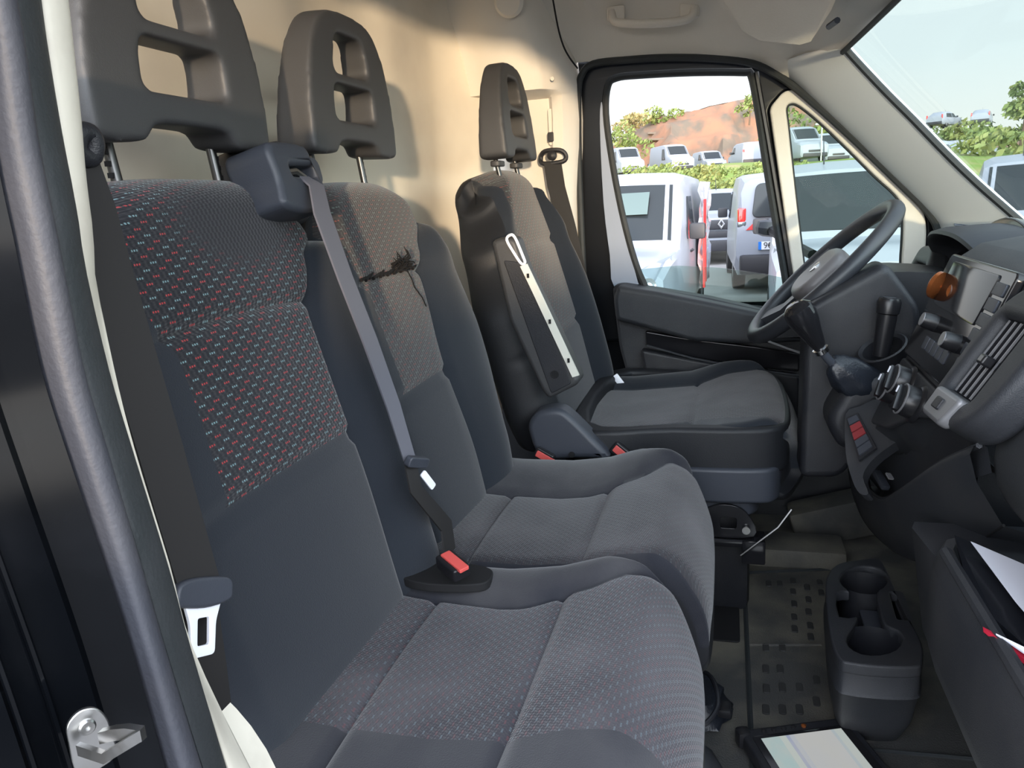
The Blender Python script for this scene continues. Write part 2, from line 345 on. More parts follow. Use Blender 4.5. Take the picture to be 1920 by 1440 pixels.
def lerp(a, b, t): return a+(b-a)*t
def tab(T, x):
    if x <= T[0][0]: return T[0][1]
    for (a, b), (c, d) in zip(T, T[1:]):
        if x <= c:
            t = (x-a)/(c-a); t = t*t*(3-2*t); return lerp(b, d, t)
    return T[-1][1]
def ltab(T, x):
    if x <= T[0][0]: return T[0][1]
    for (a, b), (c, d) in zip(T, T[1:]):
        if x <= c: return lerp(b, d, (x-a)/(c-a))
    return T[-1][1]
def pillow(name, H, wl, wr, sl, sr, disp, place, mats, matf, crown=(0, 3), rx=(.03, .03, .03, .03), thick=.10, parent=None, NU=64, NV=84, uvo=(0, 0), crownb=(0, 3), vr=None):
    """closed upholstered pad. a across, h along, n out. rx = edge roundness (sides, bottom, top), vr = depth of those edges."""
    us = .62; rs, rb, rt = rx[:3]; vs_, vb, vt = vr or (rs, rb, rt)
    def fall(e, r, d):
        if e >= r: return 0
        q = (r-e)/r; return -d*(1-math.sqrt(max(0, 1-q*q)))
    # denser near silhouette
    def spread(k, n):
        t = k/n*2-1; return math.copysign(1-(1-abs(t))**1.35, t) if abs(t) < 1 else t
    ul = [spread(k, NU) for k in range(NU+1)]
    vl = [(spread(k, NV)+1)/2 for k in range(NV+1)]
    V = []; U = []; F = []; Mi = []
    def row(side):
        base = len(V)
        for v in vl:
            for u in ul:
                h0 = v*H
                if u < 0: w_, s_ = wl(h0), sl(h0)
                else: w_, s_ = wr(h0), sr(h0)
                au = abs(u); s_ = min(s_, w_-.002)
                a = au/us*s_ if au < us else s_+(au-us)/(1-us)*(w_-s_)
                ea = w_-a; a = math.copysign(a, u) if u else 0
                h = h0*(1-crown[0]*au**crown[1]) + (H-h0)*crownb[0]*au**crownb[1]
                eb = h0; et = H-h0
                if side: 
                    n = disp(a, h0, s_, w_) + fall(ea, rs, vs_)+fall(eb, rb, vb)+fall(et, rt, vt)
                    n = max(n, -thick*.62)
                else:
                    n = -thick - (fall(ea, .03, .03)+fall(eb, .03, .03)+fall(et, .03, .03))
                    n = min(n, -thick*.62)
                V.append(place(a, h, n)); U.append((a+uvo[0]-(math.copysign(fall(ea, rs, vs_), a) if side else 0), h+uvo[1]-((fall(et, rt, vt)-fall(eb, rb, vb)) if side else 0)))
        return base
    b0 = row(True); W = NU+1
    for i in range(NV):
        for j in range(NU):
            k = b0+i*W+j; F.append((k, k+1, k+W+1, k+W)); Mi.append(matf((ul[j]+ul[j+1])/2, (vl[i]+vl[i+1])/2*H, us))
    b1 = row(False)
    for i in range(NV):
        for j in range(NU):
            k = b1+i*W+j; F.append((k, k+W, k+W+1, k+1)); Mi.append(len(mats)-1)
    def br(i, j): F.append((b0+i, b0+j, b1+j, b1+i)); Mi.append(len(mats)-1)
    for j in range(NU): br(j+1, j); br(NV*W+j, NV*W+j+1)
    for i in range(NV): br(i*W, (i+1)*W); br((i+1)*W+NU, i*W+NU)
    me = bpy.data.meshes.new(name); me.from_pydata([tuple(p) for p in V], [], F)
    for q in mats: me.materials.append(q)
    me.polygons.foreach_set('material_index', Mi)
    l = me.uv_layers.new(name='UVMap')
    for lp in me.loops: l.data[lp.index].uv = U[lp.vertex_index]
    finish(me, 60); return link(bpy.data.objects.new(name, me), parent)

# ================================================================== THE CAB SHELL
# floor: rubber mat with raised borders and studs
FZ = .08
g = B().box((-.05, 1.16, FZ-.02), (2.3, 2.1, .04)); floor = st(g.mk('floor', M['mat_r']))
def mstrip(name, pts, r, m, parent): return B().tube(pts, r, 6).mk(name, m, parent)
fx = (0.0431, 1.7089, 0.08)[0]
mstrip('mat_rib', [(fx, .5, FZ), (fx, (0.0431, 1.7089, 0.08)[1], FZ)], .005, M['rub2'], floor)
mstrip('mat_rib', [(fx, (0.0431, 1.7089, 0.08)[1], FZ), (0.2392, 1.7577, 0.08)], .005, M['rub2'], floor)
mstrip('mat_rib', [(fx, (0.0422, 1.4071, 0.08)[1], FZ), (0.1813, 1.4316, 0.08)], .003, M['mat_r'], floor)
mstrip('mat_rib', [(0.1178, 1.1357, 0.08), (0.4378, 1.1541, 0.08)], .004, M['rub2'], floor)
B().box((0.161, 1.8055, 0.1), (.22, .11, .05), bev=.012).mk('footwell_step', M['mat_r'], floor)
B().box((0.2631, 1.9707, 0.12), (.20, .10, .10), rm((1, 0, .3), (0, 1, 0)), bev=.015).mk('footwell_step', M['mat_r'], floor)
studs = [(1487,1090),(1513,1102),(1537,1093),(1487,1110),(1516,1125),(1540,1112),(1489,1133),(1516,1148),(1489,1158),(1519,1174),(1490,1180),(1441,1095),(1462,1095),(1436,1255),(1437,1292),(1463,1255),(1499,1290),(1499,1331),(1531,1316),(1467,1290),(1436,1331),(1467,1331),(1531,1276),(1520,1195),(1436,1215),(1467,1215)]
stm = None
for P in [(0.1489, 1.6865, 0.08), (0.176, 1.661, 0.08), (0.2054, 1.6879, 0.08), (0.1451, 1.6367, 0.08), (0.1742, 1.6063, 0.08), (0.2037, 1.6414, 0.08), (0.1432, 1.583, 0.08), (0.1694, 1.5541, 0.08), (0.139, 1.5276, 0.08), (0.1674, 1.4992, 0.08), (0.1365, 1.4818, 0.08), (0.0952, 1.6655, 0.08), (0.1193, 1.6693, 0.08), (0.0746, 1.3326, 0.08), (0.0728, 1.272, 0.08), (0.1002, 1.3372, 0.08), (0.1294, 1.2856, 0.08), (0.1242, 1.2232, 0.08), (0.1542, 1.2507, 0.08), (0.1003, 1.2803, 0.08), (0.0693, 1.2128, 0.08), (0.0964, 1.218, 0.08), (0.1606, 1.3136, 0.08), (0.1644, 1.4571, 0.08), (0.0778, 1.4041, 0.08), (0.1085, 1.4095, 0.08), (-0.0221, 1.6596, 0.08), (0.0154, 1.6655, 0.08), (-0.0155, 1.5989, 0.08)]:
    if stm is None: stm = plate('mat_stud', rect(-.006, -.013, .006, .013, .005), [], Matrix.Identity(4), .0025, .001, M['stud'], floor); stm.location = P
    else:
        o = stm.copy(); C.objects.link(o); o.location = P
plate('mat_cutout', rect(-.055, -.07, .055, .07, .01), [], fr((-0.0249, 1.4817, 0.082), (1, 0, 0), (0, 1, 0)), .002, .001, M['black'], floor)

# bulkhead behind the seats: gently pressed panel, closed with thickness
def bulk():
    V = []; F = []; NY, NZ = 60, 50
    for s_ in (0, 1):
        for i in range(NZ+1):
            for j in range(NY+1):
                y = lerp(.36, 2.02, j/NY); z = lerp(.06, 1.56, i/NZ)
                x = -.70 + .018*math.sin(y*5.1+.6)*math.sin(z*3.1) - .03*max(0, z-1.2)
                x += .02/(1+math.exp(-(y-1.62)/.02)) - .016/(1+math.exp(-(y-1.30)/.03))
                x += .10*max(0, (y-1.84)/.18)**2
                V.append((x-.012*s_, y, z))
    W = NY+1; T = (NZ+1)*W
    for i in range(NZ):
        for j in range(NY):
            k = i*W+j; F.append((k, k+1, k+W+1, k+W)); F.append((T+k, T+k+W, T+k+W+1, T+k+1))
    for j in range(NY): F.append((j+1, j, T+j, T+j+1)); q = NZ*W+j; F.append((q, q+1, T+q+1, T+q))
    for i in range(NZ): a = i*W; F.append((a, a+W, T+a+W, T+a)); a += NY; F.append((a+W, a, T+a, T+a+W))
    return mo('wall_rear', V, F, M['bulk'])
st(bulk())

# ceiling / headliner
def zc(x): return tab([(-.9, 1.56), (-.3, 1.54), (-.05, 1.47), (.12, 1.34), (.22, 1.265), (.262, 1.25)], x)
def zs(x): return tab([(-.9, 1.33), (-.35, 1.29), (-.15, 1.285), (.06, 1.25), (.14, 1.205), (.26, 1.17)], x)
def ceil():
    V = []; F = []; NX, NY = 50, 60; x0, x1 = -.76, .258
    for s_ in (0, 1):
        for i in range(NX+1):
            for j in range(NY+1):
                y = lerp(.20, 2.10, j/NY); x = lerp(x0, .252+.047*math.sin(math.pi*min(1, max(0, (1.955-y)/1.535))), i/NX); t = min(1, (2.10-y)/.42); tn = min(1, (y-.20)/.42)
                z = zs(x) + (zc(x)-zs(x))*(1-(1-t)**2.4); zn = zs(x) + (zc(x)-zs(x))*(1-(1-tn)**2.4)
                z = min(z, zn+.13)
                # pressed step over the driver's door and the visor recess
                z -= .022*math.exp(-((x+.33)/.02)**2)*min(1, t*3)
                z += .035*s_
                V.append((x, y, z))
    W = NY+1; T = (NX+1)*W
    for i in range(NX):
        for j in range(NY):
            k = i*W+j; F.append((k, k+1, k+W+1, k+W)); F.append((T+k, T+k+W, T+k+W+1, T+k+1))
    for j in range(NY): F.append((j+1, j, T+j, T+j+1)); q = NX*W+j; F.append((q, q+1, T+q+1, T+q))
    for i in range(NX): a = i*W; F.append((a, a+W, T+a+W, T+a)); a += NY; F.append((a+W, a, T+a, T+a+W))
    return mo('ceiling', V, F, M['head'])
st(ceil())
# overhead shelf moulding and its lid, in front of the driver
def sheetslab(name, pts, th, m, parent=None, nrm=(0, 0, 1)):
    n = Vector(nrm)*th; k = len(pts); V = [Vector(p) for p in pts]+[Vector(p)+n for p in pts]
    return mo(name, V, [tuple(range(k)), tuple(range(2*k-1, k-1, -1))]+[(i, (i+1) % k, k+(i+1) % k, k+i) for i in range(k)], m, parent)

# far side (driver's) B-pillar trim
tr = B()
ring = []
for z in [.80, .95, 1.08, 1.15, 1.205, 1.2105, 1.216, 1.235, 1.30, 1.36, 1.42, 1.50]:
    xo = tab([(.3, -.40), (.87, -.39), (1.15, -.37), (1.24, -.372), (1.5, -.42)], z)
    xi = tab([(.3, -.60), (1.0, -.58), (1.5, -.60)], z); yi = tab([(.3, 2.05), (1.205, 2.06), (1.216, 1.955), (1.5, 1.90)], z)
    ring.append([(xi-.1, yi+.03, z), (xi, yi+.01, z), (xi+.012, yi, z), (xo-.075, yi+.0, z), (xo-.062, min(yi, 2.02)+.012, z), (xo-.035, min(yi+.05, 2.03), z), (xo-.012, 2.06, z), (xo, 2.10, z), (xo, 2.16, z), (xi-.1, 2.16, z)])
st(tr.loft(ring).mk('trim_1', M['cream'], angle=50))
pillar_t = bpy.data.objects['trim_1']
plate('belt_slot', rect(-.009, -.045, .009, .045, .004), [], fr((-0.4379, 2.045, 1.1327), (1, 0, 0), (0, 0, 1)), .003, .001, M['cream'], pillar_t)
plate('slot_catch', rect(-.008, -.012, .008, .012, .004), [], fr((-0.4397, 2.035, 1.1072), (1, 0, 0), (0, 0, 1)), .005, .002, M['plasd'], pillar_t)
for P in ((-0.4152, 1.97, 1.238), (-0.4747, 1.97, 1.2386)): B().lathe([(.005, 0), (.005, .004)], P, (0, -1, 0), 12).mk('trim_clip', M['cream'], pillar_t)
# upper light trim roundel on the rear pillar
B().lathe([(.035, 0), (.035, .008), (.028, .014), (.0, .015)], (-0.4959, 1.9, 1.4076), (0, -1, -.3), 24).mk('roundel', M['cream'], pillar_t)

# A-pillar trim, driver's side: ribbon slab from door seal to windscreen edge
ap_out = [(0.121, 2.1, 1.2282), (0.1561, 2.1, 1.192), (0.2187, 2.1, 1.1252), (0.2936, 2.1, 1.0489), (0.3685, 2.1, 0.969), (0.4369, 2.1, 0.8985), (0.4781, 2.1, 0.8522), (0.4968, 2.1, 0.8133), (0.5052, 2.1, 0.7359), (0.5102, 2.1, 0.6574)]
ap_in = [(0.2405, 1.93, 1.2324), (0.271, 1.93, 1.1967), (0.3306, 1.93, 1.1298), (0.3867, 1.93, 1.0699), (0.454, 1.93, 0.9958), (0.521, 1.93, 0.9264), (0.5927, 1.93, 0.8581), (0.6973, 1.93, 0.7567), (0.7427, 1.93, 0.6978), (0.7596, 1.93, 0.6275)]
V = []; F = []
for a, b in zip(ap_out, ap_in):
    a, b = Vector(a), Vector(b); mid = (a+b)/2+Vector((-.012, -.012, .012))
    V += [a+Vector((0, .03, 0)), a, a.lerp(mid, .5)+Vector((-.006, -.008, .004)), mid, b.lerp(mid, .5)+Vector((-.003, -.004, .003)), b, b+Vector((.02, .03, .01)), (a+b)/2+Vector((.02, .06, 0))]
for i in range(len(ap_out)-1):
    for j in range(8): F.append((i*8+j, i*8+(j+1) % 8, (i+1)*8+(j+1) % 8, (i+1)*8+j))
F += [tuple(range(8)), tuple(len(V)-8+j for j in range(8))]
ap = st(mo('trim_2', V, F, M['creamg'], angle=50))
# speaker / demist grille on its foot
gp = [(0.4858, 1.93, 0.8474), (0.5293, 1.93, 0.8395), (0.547, 1.93, 0.8249), (0.5729, 1.93, 0.7845), (0.4935, 1.93, 0.8122)]
sheetslab('grille_bed', gp, .004, M['creamg'], ap, (-.5, -.85, .1))
for k in range(11):
    t = (k+.5)/11
    a = Vector(gp[0]).lerp(Vector(gp[4]), t); b = Vector(gp[1]).lerp(Vector(gp[2]), min(1, t*1.6)) if t < .5 else Vector(gp[2]).lerp(Vector(gp[3]), t*2-1) 
    off = Vector((-.005, -.008, .001))
    B().tube([a+off, b+off], .0013, 5).mk('grille_slat', M['plasg'], ap)

# windscreen glass with black edge seal
W_tl = Vector((0.2455, 1.935, 1.2305)); W_bl = Vector((0.7015, 1.935, 0.7515))
W_tr = Vector((W_tl.x, .42, W_tl.z+.005)); W_br = Vector((W_bl.x, .42, W_bl.z))
V = []; F = []; n = 14
for s_ in (0, 1):
    for j in range(n+1):
        t = j/n; bow = math.sin(math.pi*t)*.045
        V += [W_tl.lerp(W_tr, t)+Vector((bow+.004*s_, 0, bow*.5+.004*s_)), W_bl.lerp(W_br, t)+Vector((bow+.004*s_, 0, .004*s_))]
T = 2*(n+1)
for j in range(n): k = 2*j; F += [(k, k+1, k+3, k+2), (T+k, T+k+2, T+k+3, T+k+1), (k, k+2, T+k+2, T+k), (k+1, T+k+1, T+k+3, k+3)]
F += [(0, T, T+1, 1), (2*n, 2*n+1, T+2*n+1, T+2*n)]
ws = st(mo('window_1', V, F, M['glassw']))
top = [W_tl.lerp(W_tr, j/n)+Vector((math.sin(math.pi*j/n)*.045-.004, 0, math.sin(math.pi*j/n)*.0225-.004)) for j in range(n+1)]
B().tube(top, .006, 6).mk('glass_seal', M['rub2'], ws)
B().tube([Vector(p)+Vector((.003, .0, .003)) for p in cat(ap_in[:9], 3, False)], .0075, 6).mk('glass_seal', M['rub2'], ws)
B().tube([W_tr, W_br], .007, 6).mk('glass_seal', M['rub2'], ws)

# ------------------------------------------------------------------ driver's door with window frame and quarter light
dr = thing('door_1', None, None, (.1, 2.16, .0)); dr['kind'] = 'structure'
FY = fr((0, 2.10, 0), (1, 0, 0), (0, 0, 1))     # local (x, z), normal -Y
def yp(y): return fr((0, y, 0), (1, 0, 0), (0, 0, 1))
outer = cat([(-0.3972, 1.2128), (-0.3969, 1.2893), (-0.3404, 1.2942), (-0.244, 1.2897), (-0.15, 1.284), (-0.0324, 1.2709), (0.0569, 1.2496), (0.1326, 1.2053), (0.2082, 1.1403), (0.2962, 1.0548), (0.3967, 0.9512), (0.472, 0.8709), (0.505, 0.8118), (0.5135, 0.7338), (0.5196, 0.6009), (0.317, 0.5484), (0.0527, 0.5507), (-0.2903, 0.5537), (-0.3931, 0.5546), (-0.3977, 0.6761), (-0.3919, 0.8666), (-0.389, 0.98)], 4)
hole = cat([(-0.3084, 1.1594), (-0.3007, 1.229), (-0.2766, 1.2464), (-0.2188, 1.2474), (-0.0847, 1.241), (0.0384, 1.2292), (0.055, 1.2214), (0.0713, 1.1468), (0.0927, 1.0165), (0.1216, 0.8556), (0.1514, 0.6898), (0.1567, 0.6335), (0.079, 0.6379), (-0.0867, 0.6602), (-0.1933, 0.6875), (-0.2216, 0.7219), (-0.2489, 0.8024), (-0.2751, 0.9173), (-0.2961, 1.0434)], 4)
hole2 = [(0.1046, 1.1051), (0.1015, 1.137), (0.1149, 1.1572), (0.1358, 1.1753), (0.1643, 1.1727), (0.1957, 1.1476), (0.2461, 1.0999), (0.3215, 1.0255), (0.397, 0.9449), (0.45, 0.8848), (0.468, 0.8392), (0.4703, 0.7615), (0.4669, 0.6557), (0.3776, 0.6032), (0.1847, 0.6414), (0.1703, 0.6905), (0.152, 0.8007), (0.125, 0.975)]
hole2 = cat(hole2, 4)
plate('door_frame', outer, [hole, hole2], yp(2.145), .022, .008, M['dpaint'], dr)
# outer half of the frame, seen past the shut face; its pale blue lining strip
strip = cat([(p[0], p[1]) for p in [(-0.3241, 1.1383), (-0.3169, 1.1904), (-0.3082, 1.1104), (-0.2908, 0.9808), (-0.263, 0.8475), (-0.2329, 0.7183), (-0.2262, 0.6965), (-0.2983, 0.7086), (-0.3075, 0.7926), (-0.3206, 0.9343)]], 3)
plate('frame_lining', strip, [], yp(2.116), .004, .001, M['pale'], dr)
# rubber seal loop round the whole opening
loop = cat([(-0.3785, 2.095, 0.7084), (-0.38, 2.095, 0.8673), (-0.3804, 2.095, 1.0481), (-0.3756, 2.095, 1.2082), (-0.3654, 2.095, 1.2568), (-0.3339, 2.095, 1.2822), (-0.2412, 2.095, 1.2831), (-0.1482, 2.095, 1.2788), (-0.032, 2.095, 1.2647), (0.0562, 2.095, 1.2449), (0.1311, 2.095, 1.201), (0.2058, 2.095, 1.1356), (0.2928, 2.095, 1.0511), (0.3922, 2.095, 0.9487), (0.4641, 2.095, 0.872), (0.4932, 2.095, 0.8137), (0.5021, 2.095, 0.7106)], 5, False)
B().tube(loop, .009, 8).mk('door_seal', M['rub2'], dr)
# window-frame bead
B().tube([(p.x, 2.118, p.y) for p in hole], .0095, 8, True).mk('window_seal', M['rub2'], dr)
# thin gold-lit edge of the divider post
B().tube([(0.067, 2.11, 1.2263), (0.0973, 2.11, 1.0669), (0.1258, 2.11, 0.9093), (0.1552, 2.11, 0.747), (0.1671, 2.11, 0.6849)], .006, 6).mk('divider_post', M['knob'], dr)
# quarter light surround, cream
qo = [v for v in hole2]
qi = cat([(0.1438, 1.0956), (0.1391, 1.1363), (0.1538, 1.1463), (0.1777, 1.133), (0.2219, 1.0932), (0.2852, 1.0281), (0.3485, 0.9606), (0.3925, 0.9173), (0.412, 0.8869), (0.418, 0.8416), (0.4186, 0.7634), (0.4147, 0.6771), (0.3632, 0.6445), (0.2101, 0.6618), (0.1956, 0.7174), (0.1719, 0.8802), (0.1562, 0.9989)], 4)
plate('quarter_light_surround', [(p.x, p.y) for p in qo], [qi], yp(2.125), .016, .006, M['cream'], dr)
B().tube([(p.x, 2.122, p.y) for p in qi], .0045, 6, True).mk('window_seal', M['rub2'], dr)
plate('quarter_light_glass', [(p.x, p.y) for p in qi], [], yp(2.14), .002, .0003, M['glassq'], dr)
# lowered main glass
lg = [(-0.2451, 0.7483), (-0.1296, 0.756), (-0.0175, 0.7464), (0.0918, 0.7272), (0.1855, 0.7047), (0.189, 0.5727), (-0.2629, 0.6088)]
plate('window_glass', lg, [], yp(2.15), .002, .0003, M['glasss'], dr)
# inner door card
card = [(-0.2969, 0.7133), (-0.271, 0.7197), (-0.1799, 0.703), (-0.0432, 0.6758), (0.1026, 0.638), (0.2058, 0.6156), (0.4996, 0.5846), (0.5602, 0.2002), (0.4707, -0.1829), (0.0881, -0.1367), (-0.1741, 0.0731), (-0.2426, 0.385), (-0.2825, 0.5502)]
plate('door_card', fil(card, .02), [], yp(2.10), .035, .010, M['plas'], dr)
ledge = [(-0.2877, 0.6869), (-0.2756, 0.7217), (-0.1764, 0.7037), (-0.0424, 0.6729), (0.1135, 0.6344), (0.2023, 0.606), (0.2034, 0.5682), (0.0503, 0.5626), (-0.0826, 0.5707), (-0.2194, 0.6119), (-0.2822, 0.63)]
plate('sill_ledge', fil(ledge, .012), [], yp(2.045), .035, .014, M['plas'], dr)
pk = [(-0.2095, 0.5958), (-0.083, 0.5717), (0.0768, 0.5508), (0.1801, 0.5322), (0.1814, 0.4837), (0.0513, 0.4975), (-0.0831, 0.5233), (-0.2074, 0.5555)]
plate('armrest_recess', fil(pk, .008), [], yp(2.055), .010, .004, M['gloss'], dr)
low = [(-0.2217, 0.5484), (-0.0831, 0.519), (0.0777, 0.4905), (0.1816, 0.4767), (0.1875, 0.2549), (-0.084, 0.2608), (-0.2087, 0.4827)]
plate('door_pocket', fil(low, .015), [], yp(2.05), .02, .008, M['plasd'], dr)
B().tube([(-0.2027, 2.025, 0.5593), (-0.0829, 2.025, 0.5243), (0.0512, 2.025, 0.4972), (0.1811, 2.025, 0.4779)], .003, 6).mk('pocket_edge', M['plas'], dr)
# grab lever of the window winder, silver line
B().tube([(0.101, 2.0, 0.5729), (0.152, 2.0, 0.5521), (0.1899, 2.0, 0.5383)], .003, 6).mk('pull_handle', M['silver'], dr)
B().box((0.0815, 2.0, 0.5935), (.03, .03, .035), bev=.008).mk('winder_knob', M['plasd'], dr)
# exterior door skin so the cab is closed below the glass
st(B().box((.06, 2.185, .35), (1.6, .03, .60)).mk('wall_left', M['dpaint']))
st(B().box((-.64, 2.20, 1.12), (.56, .03, .96)).mk('wall_left', M['cream']))
st(B().box((-.10, 2.20, 1.45), (.80, .03, .32)).mk('wall_left', M['cream']))
for P, r_ in (([(-0.3922, 1.9, 1.4046), (-0.3926, 1.95, 1.3509), (-0.3893, 1.99, 1.3155), (-0.3821, 2.03, 1.2926), (-0.37, 2.07, 1.272)], .0022), ([(-0.5122, 1.9, 1.4188), (-0.5123, 1.93, 1.3841), (-0.5118, 1.95, 1.3278), (-0.5099, 1.955, 1.2697)], .002)):
    B().tube(cat(P, 4, False), r_, 6).mk('panel_gap', M['black'], pillar_t)
# firewall under the dash
st(B().box((1.02, 1.16, .45), (.03, 2.0, .78)).mk('wall_front', M['black']))

# ------------------------------------------------------------------ near door opening: seals, trim and black shut face
def curve(ul, y): return ul
c0 = [(-0.3122, 0.3, 1.0633), (-0.3168, 0.3, 1.0376), (-0.323, 0.3, 0.9995), (-0.3243, 0.3, 0.973), (-0.3238, 0.3, 0.945), (-0.3234, 0.3, 0.884), (-0.3179, 0.3, 0.8412), (-0.3075, 0.3, 0.7778), (-0.3006, 0.3, 0.7291), (-0.2934, 0.3, 0.6552), (-0.2904, 0.3, 0.6276)]
c1 = [(-0.3193, 0.315, 1.0679), (-0.3208, 0.315, 1.0407), (-0.3228, 0.315, 1.0007), (-0.3226, 0.315, 0.9731), (-0.3218, 0.315, 0.944), (-0.3207, 0.315, 0.8807), (-0.315, 0.315, 0.8363), (-0.3068, 0.315, 0.7704), (-0.3006, 0.315, 0.7197), (-0.2894, 0.315, 0.6435), (-0.2853, 0.315, 0.6151)]
c2 = [(-0.3321, 0.345, 1.0769), (-0.3347, 0.345, 1.0475), (-0.3375, 0.345, 1.0042), (-0.3387, 0.345, 0.9744), (-0.3394, 0.345, 0.9428), (-0.334, 0.345, 0.8741), (-0.3271, 0.345, 0.8261), (-0.3161, 0.345, 0.7548), (-0.3098, 0.345, 0.6999), (-0.2985, 0.345, 0.6173), (-0.2939, 0.345, 0.5866)]
c3 = [(-0.3391, 0.37, 1.0839), (-0.3418, 0.37, 1.0528), (-0.3471, 0.37, 1.0069), (-0.3518, 0.37, 0.9754), (-0.3546, 0.37, 0.9419), (-0.3528, 0.37, 0.8686), (-0.3484, 0.37, 0.8171), (-0.3374, 0.37, 0.7408), (-0.3306, 0.37, 0.682), (-0.3013, 0.37, 0.5963), (-0.2857, 0.37, 0.5657)]
def bulge(name, a, b, depth, m, back=.02, nn=8, par=None):
    a = [Vector(p) for p in cat(a, 4, False)]; b = [Vector(p) for p in cat(b, 4, False)]; rings = []
    for p, q in zip(a, b):
        ax = q-p; out = Vector((.55, -.83, 0)); out = (out-ax.normalized()*out.dot(ax.normalized())).normalized()
        rg = [p+ax*(.5-.5*math.cos(math.pi*k/nn))+out*depth*math.sin(math.pi*k/nn) for k in range(nn+1)]
        bk = Vector((-1, .12, 0))*back; rings.append(rg+[q+bk, p+bk])
    return B().loft(rings).mk(name, m, par, 50)
st(bulge('trim_3', c0, c1, .008, M['rub']))
st(bulge('trim_4', c1, c2, .007, M['rub2']))
st(bulge('trim_5', c2, c3, .006, M['creamlite'], .03))
# painted black pillar outside the seal, with two pressed lines
e0 = [(p[0]-.005, p[1]-.002, p[2]) for p in c0]
def ext(k, dx, dy): return [(p[0]+dx, p[1]+dy, p[2]) for p in e0]
prof = [(.0, 0), (-.010, -.018), (-.004, -.026), (-.012, -.05), (-.014, -.062), (-.008, -.066), (-.020, -.075), (-.03, -.13), (-.06, -.16), (-.2, -.17)]
rings = []
for p in cat(e0, 3, False): rings.append([p+Vector((dx, dy, 0)) for dx, dy in prof]+[p+Vector((-.2, 0, 0)), p+Vector((-.02, .01, 0))])
st(B().loft(rings).mk('wall_right', M['paint'], angle=30))
for q in (8, 22): B().tube([p+Vector((prof[q//8+3][0]*(1 if q > 9 else .6), -.036-.0012*q, 0)) for p in cat(e0, 3, False)], .0016, 6).mk('pressed_line', M['paint'], bpy.data.objects['wall_right'])
# sill flare at the bottom of the opening (cream corner)
sl = [(-0.3506, 0.4, 0.6035), (-0.3461, 0.4, 0.5989), (-0.3359, 0.4, 0.5859), (-0.3257, 0.4, 0.5676), (-0.3164, 0.4, 0.5423), (-0.3531, 0.4, 0.5357), (-0.3553, 0.4, 0.5628)]
st(sheetslab('trim_6', sl, .02, M['creamlite'], None, (0, 1, 0)))
# inner pillar lining beside the seat
pl = B(); rings = []
for p in cat([(q[0]-.035, q[1]+.004, q[2]) for q in c3], 2, False):
    rings.append([p, p+Vector((-.02, .018, 0)), p+Vector((-.12, .015, 0)), p+Vector((-.40, .0, 0)), p+Vector((-.40, -.03, 0)), p+Vector((-.02, -.03, 0))])
st(pl.loft(rings).mk('trim_7', M['cream'], angle=50))

# door striker on the shut face
S0 = Vector((-0.2749, 0.245, 0.715))
sk = thing('door_striker', 'zinc steel door striker bracket bolted on the black door pillar', 'striker', S0)
F1 = fr((-0.284, 0.245, 0.7217), (.50, .80, .05), (0, 0, 1))
plate('mounting_plate', cat([(-.009, -.018), (-.0095, .0), (-.008, .009), (-.002, .013), (.004, .011), (.0075, .004), (.0078, -.005), (.007, -.018)], 4), [], F1, .0012, .0007, M['zinc'], sk)
B().lathe([(.0038, 0), (.0038, .001), (.003, .002), (.0012, .002), (.0012, .0005)], F1 @ Vector((-.001, .004, .001)), F1.to_3x3() @ Vector((0, 0, 1)), 20).mk('bolt', M['zinc'], sk)
B().ribbon([(-0.2812, 0.235, 0.7208), (-0.2676, 0.235, 0.7185)] + [(-0.2555, 0.235, 0.7264), (-0.2438, 0.235, 0.7341)], Vector((0, 0, .0055)), .0013).mk('loop_bar', M['zinc'], sk)
B().ribbon([(-0.2726, 0.24, 0.7249), (-0.2646, 0.24, 0.7278), (-0.257, 0.24, 0.7295), (-0.249, 0.24, 0.7295)], Vector((0, .0, .006)), .0018).mk('loop_bar', M['zinc'], sk)

# ================================================================== SEATS
bu = Vector((-.2513, 0, .9679)); bn = Vector((.9679, 0, .2513))
def backplace(o, cy, u=bu, n=bn):
    o = Vector(o)
    return lambda a, h, d: o+u*h+n*d+Vector((0, cy+a, 0))
def groove(d, g, s): return -g*math.exp(-(d/s)**2)
def backdisp(seams, bol, sgn=1, lum=.004):
    def f(a, h, s, w_):
        n = 0
        t = (a-s)/(w_-s) if a > s else 0
        if a > s: n += bol*math.sin(math.pi*min(1, t*.85))**1.0
        else: n += .006*(1-(a/s)**2)
        n += groove(a-s, .006, .005)
        if a < s+.004:
            for q in seams: n += groove(h-q-.010*(1-(a/s)**2)*0, .009, .007)
        n += lum*math.exp(-((h-.22)/.12)**2)
        return n
    return f
bench = thing('bench_seat', 'black double passenger bench with red and teal dotted cloth, nearest the camera', 'seat', (-.25, .93, FZ))
BO = Vector((-.40, 0, .46))-bu*.04
def mfb(pat, lo, hi=9):
    def f(u, h, us): return 1 if (abs(u) < us and h > lo) else 0
    return f
def mat2(h0seam):
    def f(u, h, us):
        if abs(u) < us and h > .268: return 1 if h > .445 else 2
        return 0
    return f
ML1 = [M['plain'], M['pat'], M['pat'], M['plain']]
ML2 = [M['plain'], M['pat3'], M['pat3'], M['plain']]
sT = lambda top: [(0, .115), (.25, .13), (.42, .132), (.50, .165), (.56, top)]
